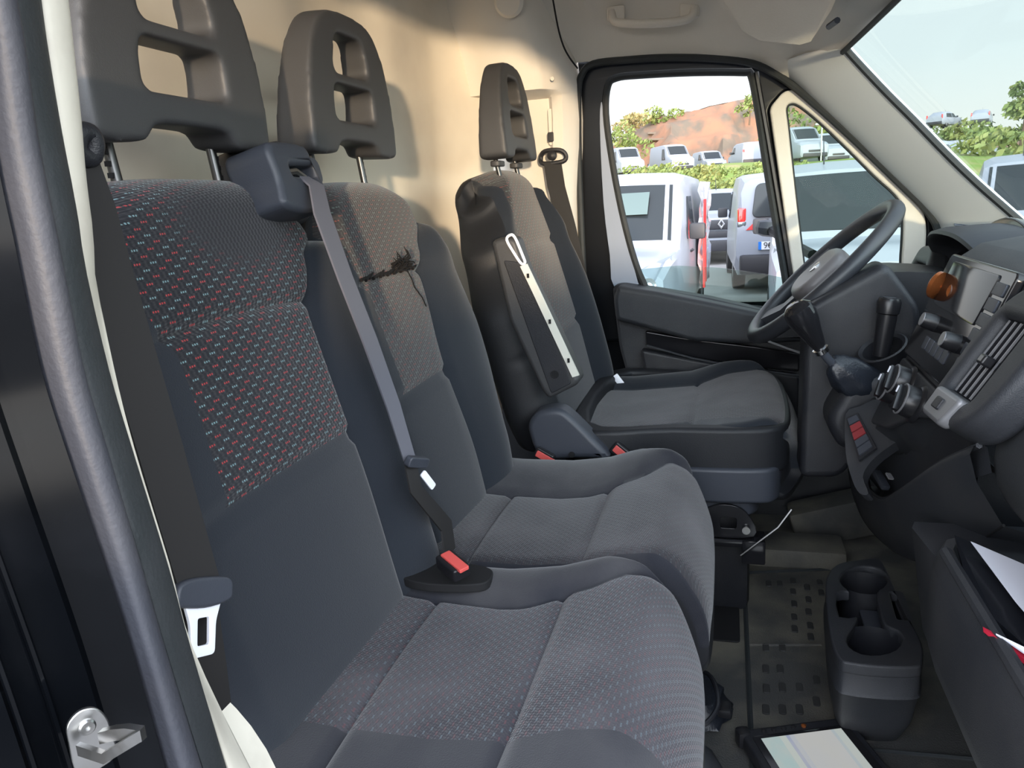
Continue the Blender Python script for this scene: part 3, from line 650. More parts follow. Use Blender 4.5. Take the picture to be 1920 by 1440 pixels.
pillow('backrest', .602, lambda h: tab([(0, .215), (.1, .232), (.42, .238), (.50, .215), (.59, .150)], h), lambda h: tab([(0, .20), (.1, .208), (.42, .21), (.50, .208), (.59, .165)], h),
    lambda h: tab([(0, .14), (.25, .152), (.42, .140), (.50, .17), (.56, .25)], h), lambda h: tab([(0, .10), (.25, .108), (.42, .112), (.50, .15), (.56, .25)], h), backdisp((.445, .268), .030), backplace(BO, .735), ML1, mat2(0), crown=(.07, 3.2), rx=(.045, .05, .045, 0), vr=(.05, .05, .05), thick=.095, parent=bench, uvo=(.735, 0))
bk2 = pillow('backrest', .602, lambda h: tab([(0, .195), (.1, .20), (.5, .20), (.59, .16)], h), lambda h: tab([(0, .165), (.12, .20), (.33, .235), (.46, .205), (.55, .155), (.595, .10)], h),
    lambda h: tab(sT(.25), h), lambda h: tab([(0, .05), (.12, .062), (.27, .045), (.43, .075), (.48, .11), (.55, .16)], h), backdisp((.445, .268), .030), backplace(BO, 1.145), ML2, mat2(0), crown=(.05, 3), rx=(.045, .05, .045, 0), vr=(.05, .05, .05), thick=.095, parent=bench, uvo=(1.145, 0))

def cushdisp(prof, seams, bl, br_, br0=.10):
    def f(sign):
        pass
    def g(a, h, s, w_):
        n = ltab(prof, h)
        if a > s:
            t = (a-s)/(w_-s); n += bl*math.sin(math.pi*min(1, t*.8))
        else: n += .006*(1-(a/s)**2)
        n += groove(a-s, .006, .005)
        if a < s:
            for q in seams: n += groove(h-q, .007, .005)
        return n
    return g
cprof = [(0, .022), (.10, .015), (.20, .014), (.27, .022), (.33, .040), (.38, .046), (.44, .040)]
CP = lambda cy: (lambda a, h, d: Vector((-.465+h, cy+a, .445+d)))
ML3 = [M['plain2'], M['pat2'], M['pat4'], M['seatvinyl']]
def mc1(u, h, us): return 1 if abs(u) < us else 0
def mc2(u, h, us): return 2 if abs(u) < us else 0
pillow('seat_cushion', .445, lambda h: tab([(0, .255), (.3, .265), (.40, .23), (.445, .16)], h), lambda h: tab([(0, .20), (.33, .208), (.40, .19), (.445, .14)], h),
    lambda h: tab([(0, .14), (.25, .135), (.445, .125)], h), lambda h: tab([(0, .125), (.22, .115), (.30, .15), (.36, .178), (.445, .19)], h),
    cushdisp(cprof, (.110, .275), .022, .022), CP(.715), ML3, mc1, crown=(.05, 3), rx=(.04, .04, .085, 0), vr=(.04, .04, .11), thick=.15, parent=bench, uvo=(.3, .2), NV=90)
pillow('seat_cushion', .450, lambda h: tab([(0, .135), (.38, .135), (.45, .12)], h), lambda h: tab([(0, .285), (.30, .295), (.40, .27), (.45, .20)], h),
    lambda h: tab([(0, .122), (.445, .122)], h), lambda h: tab([(0, .125), (.24, .125), (.32, .17), (.38, .235), (.45, .25)], h),
    cushdisp(cprof, (.112, .278), .020, .02), CP(1.070), ML3, mc2, crown=(.04, 3), rx=(.03, .04, .085, 0), vr=(.03, .04, .11), thick=.15, parent=bench, uvo=(.8, .2), NV=90)
# bench pedestal
B().box((-.27, .92, .20), (.30, .84, .22), bev=.02).mk('seat_base', M['plasd'], bench)
# torn cloth with loose burnt threads on the middle backrest
tr_ = B(); t0 = Vector((-0.5037, 1.1267, 0.8593))
random.seed(3)
def bpt(y, h, d=.012): return BO+bu*h+bn*d+Vector((0, y, 0))
TC = (1.135, .452)
for k in range(34):
    a = random.uniform(-.3, 2.2); L_ = random.uniform(.008, .034); s0 = bpt(TC[0]+random.uniform(-.03, .02), TC[1]+random.uniform(-.007, .008), .006)
    tip = s0+Vector((random.uniform(.004, .014), math.cos(a)*L_, math.sin(a)*L_*.8)); mid = (s0+tip)/2+Vector((.008, random.uniform(-.006, .006), random.uniform(-.004, .006)))
    tr_.tube([s0, mid, tip], [.0016, .0012, .0006], 5)
tr_.tube([bpt(1.14, .45), bpt(1.150, .430, .012), bpt(1.158, .415, .009), bpt(1.170, .395, .011), bpt(1.178, .380, .009)], .0011, 5)
for k in range(16):
    y = 1.005+k*.0125; tr_.tube([bpt(y-.008, .447-.002*(k % 2), .004), bpt(y+.008, .449+.002*(k % 3), .005)], [.003, .0016], 5)
tag(tr_.mk('torn_threads', M['thread'], bench), 'frayed black threads hanging from a torn seam')

# headrests
def hr_outline(w_, h):
    P = [(-w_*.5, .004), (-w_*.515, .02), (-w_*.5, h*.40), (-w_*.44, h*.70), (-w_*.34, h*.90), (-w_*.20, h*.985), (0, h), (w_*.20, h*.985), (w_*.34, h*.90), (w_*.44, h*.70), (w_*.5, h*.40), (w_*.515, .02), (w_*.5, .004), (w_*.40, 0), (w_*.27, .003), (w_*.22, .016), (w_*.13, .020), (-w_*.13, .020), (-w_*.22, .016), (-w_*.27, .003), (-w_*.40, 0)]
    return [tuple(p[:2]) for p in cat([(a, b, 0) for a, b in P], 3)]
def slot(w0, w1, h0, h1, r): return [tuple(p) for p in fil([(-w0, h0), (w0, h0), (w1, h1), (-w1, h1)], r, 6)]
def headrest(parent, o, u=(0, 1, 0), v=(0, 0, 1), w_=.262, h=.198, posts=.04, label=None, yaw=0):
    Mx = fr(o, u, v)
    tp = lambda p: Vector((p.x, p.y, p.z*lerp(1.15, .70, p.y/h)))
    hd = foam('headrest', hr_outline(w_+.010, h+.004), [slot(.066, .063, .050, .100, .012), slot(.060, .044, .116, .172, .020)], .028, Mx, M['hr'], parent, vox=.0032, it=18, taper=tp)
    if label: hd['label'] = label
    for s in (-1, 1):
        p1 = Mx @ Vector((s*.080, .02, -.015)); p0 = p1-Vector((-.013, 0, posts+.06))
        B().tube([p1, p0], .0055, 10).mk('post', M['post'], hd)
        if posts > .02: 
            nt_ = B()
            for q in range(5): c = p1.lerp(p0, .25+q*.10); nt_.box(c+Vector((0, .005*s, 0)), (.006, .004, .005))
            nt_.mk('notch_strip', M['black'], hd)
    return hd
headrest(bench, (-.565, .726, 1.026), v=(.05, 0, 1), posts=.05)
headrest(bench, (-.575, 1.132, 1.033), v=(.05, 0, 1), posts=.05)
for cy in (.732, 1.132):
    for s in (-1, 1):
        gx = plate('post_guide', rect(-.027, -.014, .027, .014, .012), [], fr(bpt(cy+s*.082+(.0), .588, -.045)+Vector((0, 0, .004)), (0, 1, 0), (-.9, 0, -.2)), .006, .003, M['hr'], bench)

# shoulder-belt housing between the two backrests (part of the bench)
hraw = [(0.8096, 0.5814), (0.8411, 0.5833), (0.872, 0.5832), (0.8942, 0.5805), (0.901, 0.5553), (0.9097, 0.5301), (0.9028, 0.504), (0.8904, 0.4981), (0.8392, 0.4975), (0.8098, 0.5021), (0.7984, 0.5092), (0.806, 0.537), (0.804, 0.5689)]
hpts = [(y-.935, h+.04-.535) for y, h in hraw]
slot_ = [(y-.935, h+.04-.535) for y, h in [(0.8403, 0.5548), (0.9005, 0.5566), (0.8984, 0.5396), (0.8408, 0.5426)]]
HM = fr(bpt(.935, .535, .012), (0, 1, 0), bu)
hs = plate('belt_housing', fil(hpts, .008), [fil(slot_, .004)], HM, .033, .008, M['plasg'], bench)
hb = plate('housing_side', cat([(-.05, -.04), (-.045, .045), (0, .056), (.04, .05), (.045, -.04)], 4), [], fr(bpt(.890, .585, -.030), (0, 1, 0), bu), .035, .014, M['plasd'], bench)
B().box(HM @ Vector((slot_[0][0]*.5+slot_[2][0]*.5, slot_[0][1]*.5+slot_[2][1]*.5, -.012)), (.046, .026, .006), HM.to_3x3()).mk('slot_void', M['black'], bench)
sx_, sy_ = slot_[0]
B().tube([HM @ Vector((sx_+.002, sy_-.006, .020)), HM @ Vector((sx_+.016, sy_-.006, .026)), HM @ Vector((sx_+.032, sy_-.014, .026)), HM @ Vector((sx_+.040, sy_-.024, .022))], [.004, .005, .005, .004], 8).mk('belt_guide', M['copper'] if False else M['zinc'], bench)
B().lathe([(.005, 0), (.005, .004)], bpt(.835, .560, -.03), bn, 12).mk('screw', M['black'], bench)
# red-buttoned buckle in the slot between the cushions
def buckle(parent, o, axis, upv, lab=None, sc=1.0):
    Mx = fr(o, axis, upv)
    b = plate('buckle', rect(-.024*sc, -.013*sc, .020*sc, .013*sc, .005), [], Mx, .009*sc, .003, M['knob'], parent)
    r = plate('release_button', rect(-.020*sc, -.007*sc, .024*sc, .007*sc, .002), [], Mx @ Matrix.Translation((.001, .0, .009*sc)), .0025, .001, M['red'], b)
    r['label'] = 'red release button'; return b
buckle(bench, (-0.329, 0.8326, 0.508), (.62, -.46, -.12), (.5, .7, .1), sc=1.0)
plate('buckle_pocket', cat([(-.065, -.02), (-.02, -.035), (.045, -.025), (.055, 0), (.04, .022), (-.02, .03), (-.06, .02)], 4), [], fr((-.345, .866, .476), (1, 0, 0), (0, 1, 0)), .006, .002, M['black'], bench)

# three-point belts -------------------------------------------------
b1 = thing('seat_belt', 'black seat belt with bright steel tongue hanging on the near door pillar', 'seat belt', (-.38, .44, .7))
top_ = Vector((-0.3769, 0.4, 0.9975)); bot = Vector((-0.3831, 0.445, 0.6821))
re_ = [Vector(p) for p in [(-0.3768, 0.412, 0.9902), (-0.3775, 0.42, 0.9626), (-0.3813, 0.43, 0.919), (-0.3823, 0.44, 0.8608), (-0.3817, 0.45, 0.7929), (-0.3818, 0.458, 0.7363), (-0.3804, 0.465, 0.6777)]]
wv = re_[-1]-Vector((-0.385, 0.425, 0.6938))
pts = [p-wv*.5 for p in re_]; bot = pts[-1]
B().ribbon(pts, wv).mk('webbing', M['web'], b1)
B().ribbon([bot+Vector((-.004, .002, -.01)), (-0.3987, 0.46, 0.6014), (-0.4101, 0.47, 0.5173)], wv*.85).mk('lap_webbing', M['web'], b1)
B().tube(cat([top_+Vector((.0, -.004, -.003)), top_+Vector((.002, -.002, .007)), top_+Vector((.002, .006, .008)), top_+Vector((.002, .009, .002)), top_+Vector((0, .006, -.006))], 4), .0065, 10, True).mk('pillar_loop', M['plasd'], b1)
TM = fr((-0.3804, 0.444, 0.6767), wv, (-.14, .03, .99))
plate('tongue_grip', cat([(-.027, -.007), (-.029, .0), (-.025, .009), (-.01, .012), (.016, .011), (.027, .008), (.029, .0), (.025, -.008), (.0, -.011)], 4), [], TM, .0055, .003, M['plasg'], b1)
tm2 = plate('tongue', fil([(-.011, -.046), (.013, -.046), (.014, -.022), (.020, -.006), (-.018, -.006), (-.012, -.022)], .004), [rect(-.005, -.038, .007, -.018, .002)], TM, .0015, .0005, M['steel'], b1); tm2['label'] = 'bright steel tongue'

b2 = thing('middle_seat_belt', 'grey shoulder belt crossing between the two bench backrests down to the red buckle', 'seat belt', (-.42, .95, .7))
bq = [(0.85, 0.4911), (0.8521, 0.4113), (0.8596, 0.328), (0.862, 0.2425), (0.8565, 0.1703)]
mp = [HM @ Vector((sx_+.026, sy_-.014, .030)), HM @ Vector((sx_+.030, sy_-.028, .040))]+[bpt(y, h+.04, .058) for y, h in bq]
B().ribbon(mp, [Vector((0, .020, 0)), Vector((0, .034, 0)), Vector((0, .038, 0)), Vector((0, .036, 0)), Vector((.004, .030, 0)), Vector((.008, .022, 0)), Vector((.01, .014, 0))]).mk('webbing', M['web2'], b2)
e1 = mp[-1].copy()
B().ribbon([e1, e1+Vector((.010, -.012, -.035)), Vector((-.372, .925, .520)), Vector((-.362, .905, .487))], [Vector((.008, .016, 0)), Vector((.004, .026, 0)), Vector((0, .038, 0)), Vector((0, .040, 0))]).mk('webbing', M['web'], b2)
plate('tongue_grip', rect(-.020, -.007, .020, .007, .005), [], fr(e1+Vector((.008, .004, -.004)), (.25, .9, -.35), (.4, .35, .8)), .005, .002, M['plasg'], b2)
plate('tongue', rect(.010, -.006, .040, .004, .003), [], fr(e1+Vector((.011, .002, -.010)), (.25, .45, -.8), (.3, .7, .5)), .0012, .0004, M['steel'], b2)

# ------------------------------------------------------------------ driver's seat
ds = thing('drivers_seat', 'black driver seat with raised folding armrest beside the far door', 'seat', (-.1, 1.74, FZ))
du = Vector((-.2554, 0, .9668)); dn = Vector((.9668, 0, .2554))
DO = Vector((-.315, 0, .47))-du*.02
ML4 = [M['plain'], M['pat4'], M['pat3'], M['seatvinyl']]
def md(u, h, us):
    if u < -.84: return 3
    return 2 if (abs(u) < us and h > .21) else 0
wd_ = lambda h: tab([(0, .235), (.10, .262), (.30, .262), (.45, .215), (.55, .155), (.60, .11)], h)
sd_ = lambda h: tab([(0, .15), (.20, .155), (.40, .165), (.55, .13)], h)
pillow('backrest', .60, wd_, wd_, sd_, sd_, backdisp((.425, .215), .042), backplace(DO, 1.74, du, dn), ML4, md, crown=(.07, 3), rx=(.05, .05, .05, 0), vr=(.07, .05, .05), thick=.12, parent=ds, uvo=(1.7, 0), NU=56, NV=76)
DP = lambda a, h, d: Vector((-.325+h, 1.74+a, .468+d))
dprof = [(0, 0), (.10, 0), (.25, .014), (.33, .036), (.40, .044), (.48, .036)]
pillow('seat_cushion', .485, lambda h: tab([(0, .25), (.36, .262), (.44, .235), (.485, .16)], h), lambda h: tab([(0, .25), (.36, .262), (.44, .235), (.485, .16)], h),
    lambda h: tab([(0, .17), (.25, .165), (.36, .21), (.485, .24)], h), lambda h: tab([(0, .17), (.25, .165), (.36, .21), (.485, .24)], h),
    cushdisp(dprof, (.262,), .022, .02), DP, ML4, mc1, crown=(.06, 3), rx=(.03, .04, .075, 0), vr=(.03, .04, .11), thick=.13, parent=ds, uvo=(1.7, .4), NU=56, NV=76)
so = cat([(-.30, 1.482), (-.1, 1.474), (.05, 1.480), (.105, 1.505), (.125, 1.57), (.132, 1.74), (.125, 1.91), (.09, 1.98), (-.1, 2.0), (-.30, 1.99)], 4)
plate('cushion_valance', so, [[(-.09+(p.x+.09)*.86, 1.74+(p.y-1.74)*.86) for p in so]], fr((0, 0, .452), (1, 0, 0), (0, 1, 0)), .048, .010, M['seatvinyl'], ds)
so2 = cat([(-.28, 1.475), (-.1, 1.466), (.05, 1.470), (.095, 1.49), (.110, 1.56), (.118, 1.74), (.11, 1.90), (.05, 1.98), (-.28, 1.98)], 4)
plate('base_shroud', so2, [], fr((0, 0, .385), (1, 0, 0), (0, 1, 0)), .036, .008, M['plasg'], ds)
plate('lower_shroud', [(x*.82-.02, 1.74+(y-1.74)*.94) for x, y in [(p.x, p.y) for p in so2]], [], fr((0, 0, .335), (1, 0, 0), (0, 1, 0)), .02, .008, M['plasg'], ds)
B().box((-.10, 1.74, .20), (.30, .40, .25), bev=.02).mk('pedestal', M['plasd'], ds)
for yy in (1.50, 1.96):
    rl = B().box((-.08, yy, .262), (.30, .05, .018), bev=.004).mk('slide_rail', M['gloss'], ds)
    B().box((.055, yy, .245), (.045, .055, .05), bev=.004).mk('rail_end', M['gloss'], rl)
    B().lathe([(.008, 0), (.008, .006)], (.04, yy-.028, .295), (0, -1, 0), 14).mk('bolt', M['zinc'], rl)
plate('rail_bracket', cat([(-.06, -.02), (-.05, .03), (-.01, .045), (.03, .03), (.045, -.02)], 4), [rect(-.02, -.005, .012, .018, .006)], fr((.01, 1.478, .30), (1, 0, 0), (0, 0, 1)), .004, .001, M['gloss'], ds)
B().tube([(.03, 1.47, .24), (.10, 1.48, .30), (.125, 1.49, .335)], .003, 8).mk('lift_bar', M['post'], ds)
headrest(ds, (-.470, 1.735, 1.040), v=(-.03, 0, 1), posts=.0, w_=.255)
for s in (-1, 1): plate('post_guide', rect(-.022, -.012, .022, .012, .010), [], fr((-.478, 1.735+s*.078, 1.032), (0, 1, 0), (-1, 0, 0)), .006, .003, M['hr'], ds)
# recliner cover and its arm
rc = cat([(-0.378, 0.4969), (-0.379, 0.5191), (-0.3637, 0.5414), (-0.3394, 0.5505), (-0.3106, 0.5499), (-0.2869, 0.5319), (-0.2565, 0.4999), (-0.2241, 0.4648), (-0.2234, 0.4517), (-0.2848, 0.4496), (-0.35, 0.4451), (-0.3677, 0.4636)], 4)
rv = plate('recliner_cover', rc, [], yp(1.445), .028, .012, M['plasg'], ds)
B().lathe([(.006, 0), (.006, .003), (.003, .003)], (-0.292, 1.415, 0.4599), (0, -1, 0), 14).mk('cover_screw', M['black'], rv)
# folding armrest
ar = fil([(-0.4254, 0.8812), (-0.3999, 0.8889), (-0.3765, 0.8849), (-0.3621, 0.8313), (-0.2664, 0.6149), (-0.273, 0.6045), (-0.3284, 0.5765), (-0.3404, 0.5902), (-0.3992, 0.7315)], .010)
arm = plate('armrest', ar, [], yp(1.425), .030, .010, M['hr'], ds)
ari = fil([(-0.4023, 0.8451), (-0.3675, 0.8399), (-0.2821, 0.6098), (-0.3225, 0.5885)], .006)
plate('armrest_pad', ari, [], yp(1.397), .004, .0015, M['plasd'], arm)
B().ribbon([(-0.3629, 1.392, 0.8351), (-0.342, 1.392, 0.787), (-0.3099, 1.392, 0.7111), (-0.2728, 1.392, 0.624)], Vector((.013, 0, .004)), .003).mk('armrest_rail', M['white_metal'], arm)
lp = cat([(-0.393, 1.392, 0.8822), (-0.3863, 1.392, 0.8907), (-0.3773, 1.392, 0.8864), (-0.364, 1.392, 0.8518), (-0.3606, 1.392, 0.8399), (-0.3679, 1.392, 0.8382), (-0.382, 1.392, 0.8603)], 4)
B().tube(lp, .0028, 6, True).mk('armrest_loop', M['steel'], arm)
B().lathe([(.008, 0), (.008, .0015), (.006, .0015), (.006, -.003)], (-0.3138, 1.392, 0.627), (0, -1, 0), 18).mk('pivot_hole', M['black'], arm)
for P in ((-0.317, 1.386, 0.7294), (-0.2847, 1.386, 0.6552), (-0.3543, 1.386, 0.8157)): B().box(P, (.004, .003, .008)).mk('rail_hole', M['black'], arm)
buckle(ds, (-0.1946, 1.44, 0.4568), (.75, -.2, -.55), (.55, .1, .75))
# second bench buckle, standing behind the middle seat
bk_ = thing('seat_buckle', 'red-topped belt buckle stub between the middle seat and driver recliner', 'buckle', (-0.3449, 1.4, 0.4567))
buckle(bk_, (-0.3426, 1.4, 0.459), (.7, -.1, -.35), (.35, .1, .7), sc=.9)
# driver's belt
b3 = thing('driver_seat_belt', 'black driver seat belt hanging from its loop on the far pillar trim', 'seat belt', (-0.4303, 2.0, 1.0548))
P0 = Vector((-0.4323, 2.01, 1.0593))
B().lathe([(.012, 0), (.012, .012), (.007, .016), (0, .017)], P0, (0, -1, 0), 18).mk('loop_bolt', M['plasd'], b3)
B().tube(cat([P0+Vector((-.032, .004, -.004)), P0+Vector((-.02, 0, .012)), P0+Vector((.02, 0, .012)), P0+Vector((.034, .004, -.002)), P0+Vector((.026, 0, -.016)), P0+Vector((-.024, 0, -.018))], 4), .006, 8, True).mk('pillar_loop', M['plasd'], b3)
B().ribbon([P0+Vector((0, -.004, -.016)), (-0.4239, 2.0, 0.9818), (-0.3994, 1.99, 0.8868), (-0.3707, 1.98, 0.7498)], Vector((.045, .006, 0))).mk('webbing', M['web'], b3)
plate('tongue', rect(-.008, -.022, .008, .022, .003), [], fr((-0.2643, 1.93, 0.4829), (.7, .1, .5), (-.5, 0, .7)), .002, .0005, M['steel'], b3)

# ================================================================== DASHBOARD
db = thing('dashboard', 'dark grey plastic dashboard with centre console, vents and storage trays', 'dashboard', (.5, 1.1, .5))
# main body: sections along y, each a closed (x, z) loop
def sec(y, P): return [Vector((x, y, z)) for x, z in P]
def loftdash(name, S, m, ang=35, parent=db):
    """S: list of (y, [(x,z)...]); smooth across y"""
    out = []
    for (y0, A), (y1, Bq) in zip(S, S[1:]):
        for k in range(4):
            t = k/4; tt = t*t*(3-2*t); out.append(sec(lerp(y0, y1, t), [(lerp(a[0], b[0], tt), lerp(a[1], b[1], tt)) for a, b in zip(A, Bq)]))
    out.append(sec(*S[-1]))
    return B().loft(out).mk(name, m, parent, ang)
def sm(P, n=4): return [(p.x, p.y) for p in cat([(a, b, 0) for a, b in P], n, True)]
# driver side body and lower knee panel
drvS = sm([(.98, .80), (.80, .825), (.62, .815), (.50, .79), (.455, .74), (.44, .66), (.42, .58), (.43, .50), (.50, .46), (.70, .50), (.98, .55)])
drvE = sm([(.98, .80), (.80, .815), (.60, .80), (.49, .775), (.445, .72), (.43, .64), (.42, .56), (.44, .48), (.50, .45), (.70, .50), (.98, .55)])
loftdash('driver_side_panel', [(1.36, drvS), (1.75, drvS), (2.06, drvE)], M['plas'])
# passenger side: airbag bulge
pasS = sm([(.98, .80), (.80, .83), (.60, .835), (.42, .815), (.325, .77), (.286, .70), (.278, .64), (.31, .585), (.39, .55), (.60, .50), (.98, .55)])
pasE = sm([(.98, .80), (.80, .83), (.60, .835), (.42, .81), (.325, .76), (.285, .70), (.28, .64), (.305, .585), (.38, .55), (.60, .50), (.98, .55)])
loftdash('passenger_airbag_panel', [(.34, pasE), (.60, pasE), (.80, pasS), (.885, pasS), (.90, [(x+.02, z) for x, z in pasS])], M['airbag'])
# instrument hood: open dome facing the driver
def hood():
    rings = []; 
    for x, h, wd, z0 in [(.415, .082, .205, .755), (.418, .092, .215, .752), (.44, .098, .22, .752), (.52, .098, .225, .755), (.62, .088, .225, .765), (.74, .060, .22, .78), (.86, .02, .20, .80)]:
        r = []
        for q in range(25):
            a = math.pi*q/24; r.append(Vector((x+.05*(1-math.sin(a))**1.5, 1.735+wd*math.copysign(abs(math.cos(a))**.75, math.cos(a)), z0+h*math.sin(a)**.8)))
        rings.append(r)
    inner = [[Vector((p.x+.004, 1.735+(p.y-1.735)*.93, z0+(p.z-z0)*.90)) for p in r] for r, z0 in ((rings[3], .755), (rings[1], .752))]
    b = B().loft([inner[0], inner[1], rings[0]]+rings[1:], closed=False, caps=False)
    return b.mk('instrument_hood', M['plas'], db, 50)
hood()
plate('instrument_cluster', cat([(-.18, -.05), (-.17, .02), (-.10, .06), (0, .075), (.10, .06), (.17, .02), (.18, -.05)], 4), [], fr((.525, 1.735, .79), (0, 1, 0), (.2, 0, 1)), .01, .004, M['gloss'], db)
# centre console column (slanted face)
cu = Vector((.3629, 0, .9318)); cn = Vector((-.9318, 0, .3629)); CO = Vector((.262, 0, .60))
def cp(y, h, d=0): return CO+cu*h+cn*d+Vector((0, y, 0))
def conP(zb, dx=0):
    fx_ = .262+.3895*(zb-.60)
    P = [(.60, .86), (.47, .858), (.385, .845), (.352, .822), ((.352+fx_)/2, (.822+zb)/2), (fx_, zb), (fx_+.012, zb-.025), (fx_+.03, zb-.045), (.30, .50), (.302, .45), (.305, .40), (.312, .35), (.32, .32), (.36, .27), (.42, .20), (.45, .08), (.80, .08), (.80, .80)]
    return [(x+dx if x < .5 else x, z) for x, z in P]
loftdash('centre_console', [(1.045, conP(.665)), (1.06, conP(.660)), (1.14, conP(.635)), (1.25, conP(.585)), (1.375, conP(.540)), (1.39, conP(.540, .012))], M['plas'], 30)
CF = fr(cp(1.375, 0), (0, -1, 0), cu)     # local: x = distance from driver-side edge, y = up the face, normal out
# glossy radio fascia with screen, buttons and two knobs
rad = plate('radio_fascia', fil([(.012, .075), (.305, .075), (.312, .245), (.012, .245)], .012), [], CF @ Matrix.Translation((0, 0, .004)), .006, .003, M['gloss'], db)
rad['label'] = 'glossy black radio fascia'
plate('display', fil([(.05, .165), (.255, .165), (.26, .235), (.05, .235)], .006), [], CF @ Matrix.Translation((0, 0, .0105)), .0015, .0006, M['gloss'], rad)
for k in range(6): plate('radio_button', rect(.262, .105+k*.021, .300, .122+k*.021, .003), [], CF @ Matrix.Translation((0, 0, .0105)), .0018, .0008, M['plasg'], rad)
for k in range(5): plate('preset_button', rect(.095+k*.026, .100, .116+k*.026, .120, .003), [], CF @ Matrix.Translation((0, 0, .0105)), .0018, .0008, M['plasg'], rad)
def knob(y, h, r, d, name='radio_knob', mm='knob', face='silver'):
    o = cp(y, h, .008); k = B().lathe([(r*1.05, 0), (r, .004), (r*.92, d*.85), (r*.84, d), (0, d)], o, cn, 28).mk(name, M[mm], db)
    B().lathe([(r*.80, d-.001), (r*.78, d+.0012), (0, d+.0012)], o, cn, 24).mk('knob_face', M[face], k)
    return k
a1 = (1.2728, 0.1414); a2 = (1.1441, 0.1341)
knob(a1[0], a1[1], .013, .022); knob(a2[0], a2[1], .013, .022)
a3 = (1.2387, 0.1086)
plate('blank_cover', rect(-.024, -.018, .024, .018, .006), [], fr(cp(a3[0], a3[1]-.004, .006), (0, -1, 0), cu), .004, .002, M['plasg'], db)
# climate panel with rotary controls
plate('climate_panel', fil([(.010, -.055), (.10, -.035), (.20, .015), (.300, .045), (.300, .066), (.010, .068)], .012), [], CF @ Matrix.Translation((0, 0, .002)), .005, .003, M['plas'], db)
def climate(p):
    o = cp(p[0], p[1], .006); k = B().lathe([(.030, 0), (.028, .004), (.024, .006), (.023, .022), (.020, .026), (0, .026)], o, cn, 32).mk('climate_knob', M['knob'], db)
    rg = []
    B().tube([o+cn*.024+(Vector((0, 1, 0))*math.cos(q*math.pi/12)+cu*math.sin(q*math.pi/12))*.0225 for q in range(24)], .0016, 6, True).mk('chrome_ring', M['silver'], k)
    B().box(o+cn*.029, (.009, .040, .010), rm(cn, Vector((0, 1, 0))*.5+cu*.85), bev=.003).mk('knob_grip', M['knob'], k)
    B().box(o+cn*.035+cu*.012, (.002, .010, .002), rm(cn, cu)).mk('pointer', M['paper'], k)
for p in [(1.2726, 0.0418), (1.1871, 0.0313), (1.3012, 0.0213)]: climate(p)
# lower switch row with hazard red
sw = fr((.1985, 1.335, .497), (0, -1, 0), (.32, 0, .95))
for k, (mm, nm) in enumerate((('plasg', 'switch'), ('redd', 'hazard_switch'), ('redd', 'hazard_switch'), ('plasg', 'switch'), ('plasg', 'switch'))):
    pass
SNv = (-.50, -.52, .69)
bz = [(0.2018, 1.3802, 0.5518), (0.2196, 1.3772, 0.5625), (0.239, 1.3064, 0.5232), (0.2128, 1.3028, 0.5015)]
sb = sheetslab('switch_bezel', bz, .004, M['plasd'], db, SNv)
b0, b1, b2, b3 = [Vector(p) for p in bz]; up_ = Vector(SNv)*.004
for k in range(5):
    t0, t1 = .06+k*.18, .06+k*.18+.15
    q = [b0.lerp(b3, t0).lerp(b1.lerp(b2, t0), .12), b0.lerp(b3, t0).lerp(b1.lerp(b2, t0), .88), b0.lerp(b3, t1).lerp(b1.lerp(b2, t1), .88), b0.lerp(b3, t1).lerp(b1.lerp(b2, t1), .12)]
    s_ = sheetslab('switch', [p+up_ for p in q], .003, M['redd'] if k in (1, 2) else M['plasg'], sb, SNv)
    if k in (1, 2): s_['label'] = 'dark red switch'
# storage pocket below the climate panel, its lip rising towards the passenger side
def resamp(P, n):
    P = cat(P, 6, False); L = [0]
    for p, q in zip(P, P[1:]): L.append(L[-1]+(q-p).length)
    out = []
    for k in range(n):
        t = L[-1]*k/(n-1); i = max(j for j in range(len(L)) if L[j] <= t+1e-9); i = min(i, len(P)-2); out.append(P[i].lerp(P[i+1], (t-L[i])/max(1e-9, L[i+1]-L[i])))
    return out
NL = 26
def fil2(P): return cat([Vector(p) for p in P], 3)
lip = resamp([(0.258, 1.5391, 0.4007), (0.252, 1.4856, 0.3943), (0.25, 1.3678, 0.4175), (0.25, 1.2801, 0.4479), (0.25, 1.1426, 0.5235), (0.25, 0.9885, 0.6114), (0.255, 0.8698, 0.6729)], NL)
rim = resamp([(0.262, 1.5532, 0.4024), (0.265, 1.4686, 0.4515), (0.278, 1.2936, 0.559), (0.282, 1.1458, 0.6278), (0.282, 1.0596, 0.6567), (0.275, 0.982, 0.66), (0.265, 0.9121, 0.6637)], NL)
lowc = resamp([(0.27, 1.7993, 0.3117), (0.27, 1.7111, 0.2818), (0.272, 1.5706, 0.2805), (0.28, 1.3884, 0.3145), (0.285, 1.22, 0.3717), (0.3, 1.0768, 0.4511), (0.31, 0.9437, 0.553)], NL)
O = lambda C_, dx, dz: [p+Vector((dx, 0, dz)) for p in C_]
mid_ = [a_.lerp(b_, .45)+Vector((-.012, 0, 0)) for a_, b_ in zip(lip, lowc)]
B().loft([O(rim, .03, .02), rim, O(rim, .004, -.012), [a_.lerp(b_, .5)+Vector((.028, 0, -.035)) for a_, b_ in zip(lip, rim)], O(lip, .016, -.03), O(lip, .010, -.002), O(lip, .004, .002), O(lip, -.003, -.001), O(lip, -.006, -.010), mid_, lowc, O(lowc, .06, -.02)], False, False).mk('storage_pocket', M['plas'], db, 60)
B().tube(O(lip, .002, 0), .0035, 6).mk('pocket_lip', M['plas'], db)
B().tube(O(lowc, .001, 0), .002, 6).mk('pocket_seam', M['black'], db)
